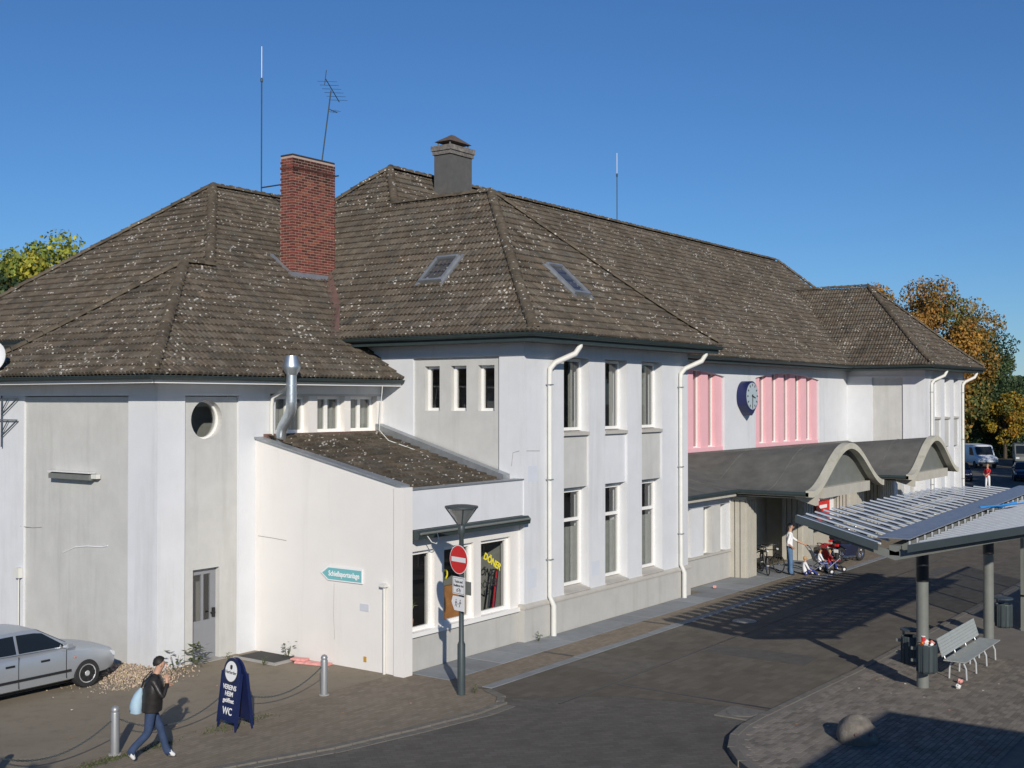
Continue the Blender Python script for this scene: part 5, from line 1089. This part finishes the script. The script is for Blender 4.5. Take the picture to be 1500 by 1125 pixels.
STAND=dict(elbow_r=(-.12,-.36,1.15),wrist_r=(.05,-.22,1.0),hand_r=(.5,.5,-.3),elbow_l=(.25,.22,1.2),wrist_l=(.50,.15,1.08),hand_l=(.8,-.1,-.3),knee_l=(.02,.11,.5),ankle_l=(0,.12,.09),knee_r=(.03,-.11,.5),ankle_r=(.02,-.12,.09))
AM=R(-58)
person('grey haired man in white t-shirt and jeans with hand on hip','x' and (39.95,16.5,.012),AM,STAND,dict(skin='skin',top='tshirt',sleeve='tshirt',legs='jeans2',shoe='shoe_sole'),'hair_grey',1.76)
SIT=dict(pelvis=(0,0,.16),elbow_r=(.12,-.25,.36),wrist_r=(.3,-.15,.28),elbow_l=(.12,.25,.36),wrist_l=(.3,.15,.28),knee_l=(.38,.12,.34),ankle_l=(.62,.13,.08),knee_r=(.38,-.12,.30),ankle_r=(.66,-.12,.08))
person('fair haired child in white top and blue trousers sitting on the ground',(40.15,16.02,.012),AM+.3,SIT,dict(skin='skin',top='tshirt',sleeve='tshirt',legs='bluecloth',shoe='shoe'),'hair_blond',1.15,hair_long=True)
SEAT=dict(pelvis=(0,0,.55),elbow_r=(.14,-.24,.72),wrist_r=(.3,-.12,.66),elbow_l=(.14,.24,.72),wrist_l=(.3,.12,.66),knee_l=(.38,.10,.56),ankle_l=(.46,.10,.2),knee_r=(.38,-.10,.56),ankle_r=(.46,-.10,.2))
def stroller(label,loc,rz,cloth):
    t=thing('pushchair',label,'pushchair',loc,rz)
    for s in (-1,1):
        MB().tube([(-.42,s*.22,1.02),(-.1,s*.22,.55),(.38,s*.22,.16)],.014,6).build('frame_tube','chrome',t); MB().tube([(.25,s*.22,.5),(-.3,s*.22,.12)],.014,6).build('frame_tube','chrome',t)
        for x in (-.3,.4): w_=MB().lathe([(.095,-.02),(.1,-.012),(.1,.012),(.095,.02)],(x,s*.24,.1),14,axis=(0,1,0)).build('wheel','rubber',t); MB().lathe([(.05,-.024),(.05,.024)],(x,s*.24,.1),10,axis=(0,1,0)).build('hub','litter',w_)
    MB().tube([(-.42,-.22,1.02),(-.45,0,1.05),(-.42,.22,1.02)],.016,6).build('handle','black',t)
    MB().grid([[(.32,-.2,.40),(.32,.2,.40)],[(.05,-.21,.36),(.05,.21,.36)],[(-.12,-.21,.45),(-.12,.21,.45)],[(-.28,-.2,.85),(-.28,.2,.85)]]).build('seat',cloth,t,fix=False)
    P=[[(-.28+.38*math.cos(R(100-q*22))*.9,y,.72+.3*math.sin(R(140-q*28))) for y in (-.22,-.1,.1,.22)] for q in range(5)]; MB().grid(P).build('hood',cloth,t,fix=False); MB().box(.28,.46,-.14,.14,.14,.17).build('footrest','black',t)
    return t
stroller('pale cream pushchair held by the man in white',(40.75,15.75,.012),R(-48),'cream_cloth'); stroller('bright red hooded pushchair beyond the cream pushchair',(41.55,15.6,.012),R(-35),'redcloth')
person('small child in white and navy riding in the cream pushchair',(40.80,15.72,.11),R(-48),SEAT,dict(skin='skin',top='tshirt',sleeve='tshirt',legs='bluecloth',shoe='shoe'),'hair_blond',1.0)
person('small fair child leaning out of the red pushchair',(41.45,15.6,.05),R(-35),SEAT,dict(skin='skin',top='redcloth',sleeve='redcloth',legs='bluecloth',shoe='shoe'),'hair_blond',.95)
person('distant person in red top standing on the shaded road',(85.7,20.95,.01),R(170),STAND,dict(skin='skin',top='redcloth',sleeve='redcloth',legs='tshirt',shoe='shoe_sole'),'hair_blond',1.72)
person('person with orange hair waiting in the dark porch opening',(45.6,18.0,.01),R(-120),STAND,dict(skin='skin',top='orange',sleeve='orange',legs='jeans',shoe='shoe_sole'),'hair_blond',1.75)
# ================================================================ cycles
def wheel(t,c,r,axis,w_,rim='chrome',sp=12):
    ax=Vector(axis).normalized(); o=MB().lathe([(r-.05*r/.34-.012,-w_*.4),(r-.01,-w_*.5),(r,0),(r-.01,w_*.5),(r-.05*r/.34-.012,w_*.4)],c,26,axis=axis).build('wheel','rubber',t)
    o.data.clear_geometry(); mb=MB(); u=ax.orthogonal().normalized(); v=ax.cross(u); mb.tube([tuple(Vector(c)+(u*math.cos(a)+v*math.sin(a))*(r-w_/2)) for a in np.linspace(0,2*math.pi,27)],w_/2,8,cap=False); me=bpy.data.meshes.new('wheel'); me.from_pydata(mb.v,[],mb.f); o.data=me; me.materials.append(MT['rubber']); smooth_by_angle(me,R(60))
    m=MB()
    for k in range(sp): a=2*math.pi*k/sp; m.tube([c,tuple(Vector(c)+(u*math.cos(a)+v*math.sin(a))*(r-w_))],.004 if w_<.08 else .016,4)
    m.tube([tuple(Vector(c)+(u*math.cos(a)+v*math.sin(a))*(r-w_*1.05)) for a in np.linspace(0,2*math.pi,27)],.008 if w_<.08 else .02,5,cap=False); m.tube([tuple(Vector(c)-ax*.05),tuple(Vector(c)+ax*.05)],.02 if w_<.08 else .06,8); m.build('spokes',rim,o); return o
def bicycle(label,loc,rz,paint='black',lean=0):
    t=thing('bicycle',label,'bicycle',loc,rz); t.rotation_euler=(lean,0,rz)
    wheel(t,(-.52,0,.34),.34,(0,1,0),.04); wheel(t,(.54,0,.34),.34,(0,1,0),.04)
    for a,b,nm in (((-.52,0,.34),(-.08,0,.28),'chain_stay'),((-.52,0,.34),(-.2,0,.78),'seat_stay'),((-.08,0,.28),(-.22,0,.88),'seat_tube'),((-.08,0,.28),(.40,0,.72),'down_tube'),((-.19,0,.76),(.38,0,.82),'top_tube'),((.36,0,.95),(.54,0,.34),'fork')): MB().tube([a,b],.016,6).build(nm,paint,t)
    MB().prism([(-.38,.9),(-.36,.95),(-.1,.93),(-.08,.90)],lambda a,b,d:(a,d,b),-.07,.07).build('saddle','black',t,bevel=.01); MB().tube([(.2,-.28,1.02),(.34,-.2,1.05),(.37,0,1.0),(.34,.2,1.05),(.2,.28,1.02)],.013,6).build('handlebar','chrome',t); MB().lathe([(.09,-.01),(.09,.01)],(-.08,-.05,.28),14,axis=(0,1,0)).build('chainring','steel',t); MB().box(-.7,-.25,-.07,.07,.72,.735).build('carrier','black',t); MB().tube([(-.86,0,.5),(-.75,0,.66),(-.52,0,.73),(-.3,0,.65)],.02,6).build('mudguard','black',t); MB().box(-.1,-.06,-.16,-.06,.17,.19).build('pedal','black',t); MB().box(-.1,-.06,.06,.16,.37,.39).build('pedal','black',t); MB().lathe([(.04,0),(.03,.06)],(.45,0,.86),10,axis=(1,0,0)).build('headlamp','lampglass',t); MB().tube([(-.05,.02,.02),(-.1,.18,.0)],.012,5).build('kickstand','steel',t)
bicycle('dark bicycle propped in front of the recessed porch wall',(39.75,17.35,.012),R(-145),'black'); bicycle('second dark bicycle parked tight against the lit porch pier',(40.35,17.45,.012),R(-118),'black')
bicycle('distant bicycle leaning at the far wing corner',(66.9,17.6,.012),R(-160),'black')
def motorcycle(label,loc,rz):
    t=thing('motorcycle',label,'motorcycle',loc,rz); wheel(t,(-.66,0,.31),.31,(0,1,0),.13,'chrome',8); wheel(t,(.70,0,.31),.31,(0,1,0),.11,'chrome',8)
    MB().prism([(-.5,.30),(.2,.25),(.42,.55),(.35,.88),(.0,.92),(-.25,.74),(-.75,.80),(-.85,.72),(-.45,.55)],lambda a,b,d:(a,d,b),-.13,.13).build('body','darkcar',t,bevel=.04,smooth=True); MB().ball((.12,0,.86),(.28,.15,.14),12,8).build('tank','darkcar',t,smooth=True); MB().prism([(-.8,.78),(-.2,.74),(-.05,.82),(-.3,.86),(-.82,.9)],lambda a,b,d:(a,d,b),-.14,.14).build('seat','black',t,bevel=.03)
    for s in (-1,1): MB().tube([(.70,s*.09,.31),(.42,s*.09,1.0)],.025,6).build('fork_leg','chrome',t); MB().tube([(-.8,s*.16,.3),(.1,s*.16,.25)],.045,8).build('exhaust','chrome',t); MB().tube([(.38,s*.1,1.12),(.35,s*.12,1.28)],.008,5).ball((.35,s*.3,1.2),(.02,.06,.04),8,6).build('mirror','chrome',t)
    MB().tube([(.25,-.36,1.05),(.4,-.2,1.1),(.42,.2,1.1),(.25,.36,1.05)],.016,6).build('handlebar','black',t); MB().lathe([(.10,0),(.10,.06),(.05,.12)],(.5,0,.95),14,axis=(-1,0,.1)).build('headlamp','lampglass',t); MB().box(-.95,-.86,-.06,.06,.68,.76).build('tail_light','red',t); MB().box(-.98,-.96,-.09,.09,.45,.57).build('number_plate','litter',t)
motorcycle('dark motorcycle parked under the first canopy with its rear wheel outward',(44.4,15.9,.012),R(-12)); motorcycle('dark motorcycle parked tight beside the other one under the canopy',(45.6,16.6,.012),R(-12))
# ================================================================ vehicles
def loft(st,ring): return [[tuple(p) for p in ring(s)] for s in st]
def car(label,loc,rz,paint,L=4.3,detail=True,group=None):
    t=thing('car',label,'car',loc,rz,group); hw=.845
    #        x     zlow  zbelt ztop  w
    st=[(-2.15,.42,.62,.72,.70),(-2.08,.30,.66,.90,.78),(-1.9,.24,.70,.985,.82),(-1.5,.22,.74,1.0,.838),(-1.0,.20,.76,.98,.845),(-.3,.20,.76,.96,.845),(.4,.20,.75,.945,.845),(.85,.20,.74,.935,.842),(1.1,.21,.72,.90,.835),(1.5,.22,.68,.845,.82),(1.8,.23,.64,.79,.79),(2.0,.26,.58,.73,.73),(2.1,.32,.52,.66,.64),(2.14,.40,.50,.58,.56)]
    G=[]
    for x,zl,zb,zt,w_ in st: 
        half=[(0,zl),(w_*.8,zl),(w_*.95,zl+.05),(w_*1.0,(zl+zb)/2),(w_,zb),(w_*.965,zb+(zt-zb)*.55),(w_*.86,zt-.012),(w_*.5,zt+.015),(0,zt+.03)]
        G.append([(x,-y,z) for y,z in half]+[(x,y,z) for y,z in half[::-1][1:]])
    mb=MB().grid(G); mb.add(G[0],[tuple(range(len(G[0])))]); mb.add(G[-1],[tuple(range(len(G[-1])))])
    body=mb.build('body',paint,t)
    bm=bmesh.new(); bm.from_mesh(body.data); bmesh.ops.remove_doubles(bm,verts=bm.verts,dist=.0005); bmesh.ops.recalc_face_normals(bm,faces=bm.faces); bm.to_mesh(body.data); bm.free()
    wx=(-1.32,1.28)
    cut=MB()
    for x in wx:
        for s in (-1,1): cut.lathe([(.365,0),(.365,.35)],(x,s*.60,.30),28,axis=(0,s,0))
    co=cut.build('cutter',None); md=body.modifiers.new('b','BOOLEAN'); md.operation='DIFFERENCE'; md.object=co; md.solver='EXACT'
    dg=bpy.context.evaluated_depsgraph_get(); me=bpy.data.meshes.new_from_object(body.evaluated_get(dg)); body.modifiers.clear(); body.data=me; bpy.data.objects.remove(co); me.materials.clear(); me.materials.append(MT[paint]); smooth_by_angle(me,R(32))
    # cabin
    base=[(-1.78,.74,.985),(-1.1,.78,.965),(.0,.78,.95),(1.0,.74,.93)]; top=[(-1.02,.56,1.36),(-.6,.60,1.40),(-.1,.60,1.405),(.22,.56,1.375)]
    def sec(p,q,y): return p
    mb=MB(); lo=[(x,-y,z) for x,y,z in base]; hi=[(x,-y,z) for x,y,z in top]; lo2=[(x,y,z) for x,y,z in base]; hi2=[(x,y,z) for x,y,z in top]
    mb.grid([lo,hi]); mb.grid([hi,[(x,0,z+.025) for x,y,z in top],hi2]); mb.grid([hi2,lo2]); mb.add([lo[0],hi[0],hi2[0],lo2[0]],[(0,1,2,3)]); mb.add([lo[-1],hi[-1],hi2[-1],lo2[-1]],[(0,1,2,3)])
    cab=mb.build('cabin',paint,t,smooth=True)
    for s in (-1,1):
        def W(x,f,o_=.03):                     # point on the cabin side at height fraction f
            xs=[b[0] for b in base]; b_=np.interp(x,xs,[b[1] for b in base]); zb=np.interp(x,xs,[b[2] for b in base]); return (x,s*(b_+(.585-b_)*f+o_),zb+(1.385-zb)*f)
        for pts,nm in (([W(-.30,.07),W(.80,.07),W(.30,.80),W(.12,.86),W(-.28,.88)],'front_side_window'),([W(-1.15,.07),W(-.36,.07),W(-.34,.88),W(-.80,.86),W(-1.0,.62)],'rear_side_window')): MB().add(pts,[tuple(range(len(pts)))]).build(nm,'carglass',t,fix=False)
        MB().box(.72,.86,s*.86-.09,s*.86+.09,.93,1.05).build('mirror',paint,t,bevel=.02); MB().box(-.62,-.42,s*.848-.012,s*.848+.012,.74,.78).box(.2-.78+.75,.2-.58+.75,s*.848-.012,s*.848+.012,.73,.77).build('door_handle','black',t)
        MB().box(-.95,.88,s*.853-.008,s*.853+.008,.42,.47).build('rub_strip','black',t); MB().box(-.34,-.33,s*.849-.004,s*.849+.004,.28,.93).box(.76,.77,s*.849-.004,s*.849+.004,.3,.9).build('door_gap','black',t)
        MB().ball((.98,s*.846,.70),(.03,.012,.018),8,6).build('side_indicator','orange',t)
        hl=MB().prism([(1.78,.60),(2.07,.54),(2.06,.64),(1.80,.73)],lambda a,b,d:(a,d,b),s*.50,s*.735).build('headlamp','lampglass',t,bevel=.02); 
        for x in wx:
            wl_=MB().lathe([(.20,-.10),(.29,-.10),(.305,-.06),(.305,.06),(.29,.10),(.20,.10)],(x,s*.745,.305),28,axis=(0,1,0)).build('wheel','rubber',t,smooth=True)
            MB().lathe([(.205,0),(.20,.03),(.17,.012),(.06,.018),(.05,.03)],(x,s*.826,.305),28,axis=(0,s,0)).build('rim','alloy',wl_)
            m3=MB()
            for k in range(6):
                a=2*math.pi*k/6; c,q=math.cos(a),math.sin(a); m3.add([(x+c*.08-q*.022,s*.862,.305+q*.08+c*.022),(x+c*.08+q*.022,s*.862,.305+q*.08-c*.022),(x+c*.175+q*.05,s*.862,.305+q*.175-c*.05),(x+c*.175-q*.05,s*.862,.305+q*.175+c*.05)],[(0,1,2,3)])
            m3.build('rim_openings','black',wl_,fix=False)
    MB().add([(.99,-.70,.955),(.99,.70,.955),(.27,.53,1.365),(.27,-.53,1.365)],[(0,1,2,3)]).build('windscreen','carglass',t,fix=False); MB().add([(-1.76,-.68,1.0),(-1.76,.68,1.0),(-1.06,.52,1.35),(-1.06,-.52,1.35)],[(0,1,2,3)]).build('rear_window','carglass',t,fix=False)
    MB().box(2.06,2.155,-.45,.45,.30,.36).box(2.05,2.13,-.3,.3,.56,.63).build('grille','black',t); MB().tube([(.95,-.5,.975),(.9,-.1,.99)],.012,5).tube([(.95,.1,.975),(.9,.5,.985)],.012,5).build('wiper','black',t)
    MB().box(-1.9,1.9,-.62,.62,.14,.26).build('underbody','black',t)
    return t
MT['carglass']=mat('dark_car_glass',(.012,.016,.018),.04,spec=.7)
car('silver saloon car parked nose to the side wall beside the pebble heap',(14.21,23.2,.014),0,'carpaint')
def van(label,loc,rz,paint):
    t=thing('van',label,'van',loc,rz); pr_=[(-2.5,.45),(2.3,.40),(2.45,.55),(2.4,.95),(1.7,1.15),(1.1,1.95),(.9,2.08),(-2.4,2.12),(-2.5,1.9)]
    MB().prism(pr_,lambda a,b,d:(a,d,b),-.93,.93).build('body',paint,t,bevel=.08,smooth=True)
    MB().add([(1.69,-.75,1.2),(1.69,.75,1.2),(1.16,.75,1.92),(1.16,-.75,1.92)],[(0,1,2,3)]).build('windscreen','carglass',t,fix=False); t.children[-1].location=(.04,0,.03)
    for s in (-1,1):
        MB().add([(.35,s*.937,1.15),(1.5,s*.937,1.15),(1.05,s*.937,1.85),(.35,s*.937,1.88)],[(0,1,2,3)]).build('side_window','carglass',t,fix=False)
        for x in (-1.5,1.6): MB().lathe([(.2,-.1),(.33,-.1),(.34,0),(.33,.1),(.2,.1)],(x,s*.86,.34),20,axis=(0,1,0)).build('wheel','rubber',t)
        MB().box(2.36,2.46,s*.7-.15,s*.7+.15,.75,.92).build('headlamp','lampglass',t)
    MB().box(2.42,2.5,-.85,.85,.4,.58).build('bumper','black',t)
def at(px,dep,z=0): return Vector((dep*(.8130+.5823*(px-750)/1734),dep*(.5823-.8130*(px-750)/1734),z))
p=at(1432,110); van('white panel van parked at the kerb beyond the far wing',(p.x,p.y,.01),R(215),'vanpaint')
p=at(1404,92); car('dark blue car half hidden by the far wing corner',(p.x,p.y,.01),R(200),'darkcar')
p=at(1500,92); car('dark car parked at the shaded kerb under the yellow tree',(p.x,p.y,.01),R(195),'darkcar'); p=at(1500,112); van('dark grey van parked behind the dark car under the trees',(p.x,p.y,.01),R(195),'steel')
# ================================================================ trees
def tree(name,label,base,h,crown_c,crown_r,n,pal,leaf=.32,nb=26,seed=1,group=None,dens=1.0,trunk_r=.2):
    rg=np.random.default_rng(seed); t=thing(name,label,'tree',tuple(base),0,group); cc=np.array(crown_c); cr=np.array(crown_r)
    d=rg.normal(size=(nb,3)); d/=np.linalg.norm(d,axis=1)[:,None]; cen=cc+d*cr*(rg.uniform(.25,.95,nb)**.6)[:,None]*.82; br=rg.uniform(.17,.34,nb)*cr.mean()
    m=MB(); m.tube([(0,0,-.2),(.05*h*.1,0,h*.25),(cc[0]*.5,cc[1]*.5,cc[2]*.8),(cc[0],cc[1],cc[2]+cr[2]*.4)],[trunk_r,trunk_r*.8,trunk_r*.5,trunk_r*.15],8); m.build('trunk','bark',t,smooth=True)
    m=MB()
    for k in range(min(nb,16)): s=Vector((cc[0]*.5,cc[1]*.5,cc[2]*rg.uniform(.5,.9))); e=Vector(cen[k]); mid=(s+e)/2+Vector((0,0,.05*h)); m.tube([s,mid,e],[trunk_r*.35,trunk_r*.2,trunk_r*.06],5)
    m.build('limbs','bark',t,smooth=True)
    ib=rg.integers(0,nb,n); dd=rg.normal(size=(n,3)); dd/=np.linalg.norm(dd,axis=1)[:,None]; pos=cen[ib]+dd*(br[ib]*rg.uniform(.35,1.1,n)**.7)[:,None]
    nn=dd+rg.normal(size=(n,3))*.7; nn/=np.linalg.norm(nn,axis=1)[:,None]; u=np.cross(nn,rg.normal(size=(n,3))); u/=np.linalg.norm(u,axis=1)[:,None]; v=np.cross(nn,u); s=(leaf*rg.uniform(.6,1.3,n))[:,None]
    vs=np.stack([pos-u*s*.5,pos+v*s*.32,pos+u*s*.5,pos-v*s*.32],1).reshape(-1,3); fs=np.arange(4*n).reshape(-1,4)
    pal=np.array(pal); cb=rg.integers(0,len(pal),nb); mixm=rg.uniform(0,1,n)<.68; ci=np.where(mixm,cb[ib],rg.integers(0,len(pal),n)); col=pal[ci]*rg.uniform(.6,1.35,n)[:,None]
    me=bpy.data.meshes.new('crown'); me.from_pydata(vs.tolist(),[],fs.tolist()); set_tint(me,col); o=link('crown',me,'leaf',t); return t
OR=[(.40,.17,.04),(.34,.19,.05),(.24,.16,.05),(.15,.16,.05),(.46,.25,.05)]; DG=[(.06,.10,.045),(.075,.12,.05),(.095,.13,.05),(.05,.085,.04)]; YE_=[(.34,.24,.03),(.26,.22,.04),(.14,.15,.04),(.38,.20,.03)]; YG=[(.32,.36,.06),(.38,.38,.07),(.22,.28,.06),(.44,.40,.06)]; MX=[(.18,.18,.05),(.28,.19,.05),(.11,.14,.05),(.34,.20,.05)]
RT='trees beyond the far wing'
def rtree(label,px,dep,top,r,pal,seed,n=7000,leaf=.32,cz=None,name='tree'):
    p=at(px,dep); zt=6.2+(586.5-top)*dep/1734; rz_=r[1]; tree(name,label,(p.x,p.y,0),zt,(0,0,zt-rz_),(r[0],r[0],rz_),n,pal,leaf,28,seed,RT)
rtree('tall autumn tree with rusty orange crown behind the far wing roof',1366,122,386,(6.0,8.5),OR,3,24000); rtree('orange tinted tree peeping over the far wing roof',1292,124,394,(3.9,7.0),OR,4,12000); rtree('broad rust and green tree leaning to the dark evergreen',1412,128,428,(5.2,8.0),MX,5,14000)
rtree('dark evergreen tree rising behind the rusty trees',1442,135,446,(4.2,9.0),DG,6,13000); rtree('dark green tree overhanging the shaded road',1484,128,535,(4.6,6.0),DG,7,11000); rtree('slender young tree with yellow leaves over the parked cars',1472,125,562,(2.6,3.6),YE_,8,5000,.3); rtree('orange leaved small tree at the end of the shaded road',1499,130,600,(3.0,3.0),YE_,9,2500,.3)
rtree('deep green bush tree beside the far wing end wall',1436,150,525,(4.5,6.0),DG,10,8000); rtree('shadowy green tree low over the white van',1450,160,560,(6.0,5.5),DG,12,6000,.45); rtree('mixed green tree filling the gap behind the far roof',1390,125,500,(5,6),MX,13,6000,.42)
p=at(1720,70); tree('tree','large leafy roadside tree standing beside the shelter road',(p.x,p.y,0),13,(0,0,8.5),(4,4,4.5),6000,DG,.4,26,21,RT); p=at(1740,95); tree('tree','roadside tree further along beside the parked vans',(p.x,p.y,0),14,(0,0,9),(5,5,5),6000,MX,.4,26,22,RT)
p=at(72,66); tree('tree','yellowing broad tree behind the low tiled roof',(p.x,p.y,0),15,(0,0,12.0),(3.6,3.6,4.2),15000,YG,.28,40,31); p=at(-6,62); tree('tree','green and rust tree at the left end of the tiled roof',(p.x,p.y,0),12,(0,0,10.4),(2.6,2.6,3.2),7000,MX+DG,.30,24,32); p=at(150,80); tree('tree','thin pale tree top just showing over the low roof slope',(p.x,p.y,0),13.5,(0,0,10.6),(1.7,1.7,3.0),1800,DG,.22,14,33)
tree('tree','small roadside tree with thin foliage by the pavement',(3.3,10.6,0),5.2,(0,0,4.0),(1.3,1.3,1.4),900,MX,.14,14,41,None,1,.08)
for k,(x,y,hh) in enumerate(((64,-6,15),(76,-1,16),(90,5,16))): tree('tree',['large dark street tree beside the shelter road end','large dark street tree shading the road bend','large dark street tree shading the parked vans'][k],(x,y,0),hh,(0,0,hh-5.5),(5.5,5.5,5.5),5000,DG,.5,26,50+k,RT,1,.3)
def hedge():
    rg=np.random.default_rng(5); n=9000; P=np.zeros((n,3)); 
    a=at(1400,165); b=at(1620,165); tt=rg.uniform(0,1,n); P[:,0]=a.x+(b.x-a.x)*tt+rg.normal(0,2,n); P[:,1]=a.y+(b.y-a.y)*tt+rg.normal(0,2,n); P[:,2]=rg.uniform(0,1,n)**.8*9.5
    nn=rg.normal(size=(n,3)); nn/=np.linalg.norm(nn,axis=1)[:,None]; u=np.cross(nn,rg.normal(size=(n,3))); u/=np.linalg.norm(u,axis=1)[:,None]; v=np.cross(nn,u); s=rg.uniform(.4,.9,n)[:,None]
    vs=np.stack([P-u*s*.5,P+v*s*.4,P+u*s*.5,P-v*s*.4],1).reshape(-1,3); me=bpy.data.meshes.new('far_wood'); me.from_pydata(vs.tolist(),[],np.arange(4*n).reshape(-1,4).tolist()); set_tint(me,np.array(DG)[rg.integers(0,4,n)]*rg.uniform(.6,1.3,n)[:,None]); o=link('far_wood',me,'leaf'); tag(o,'far dark wood closing the end of the road','wood',kind='stuff')
hedge()
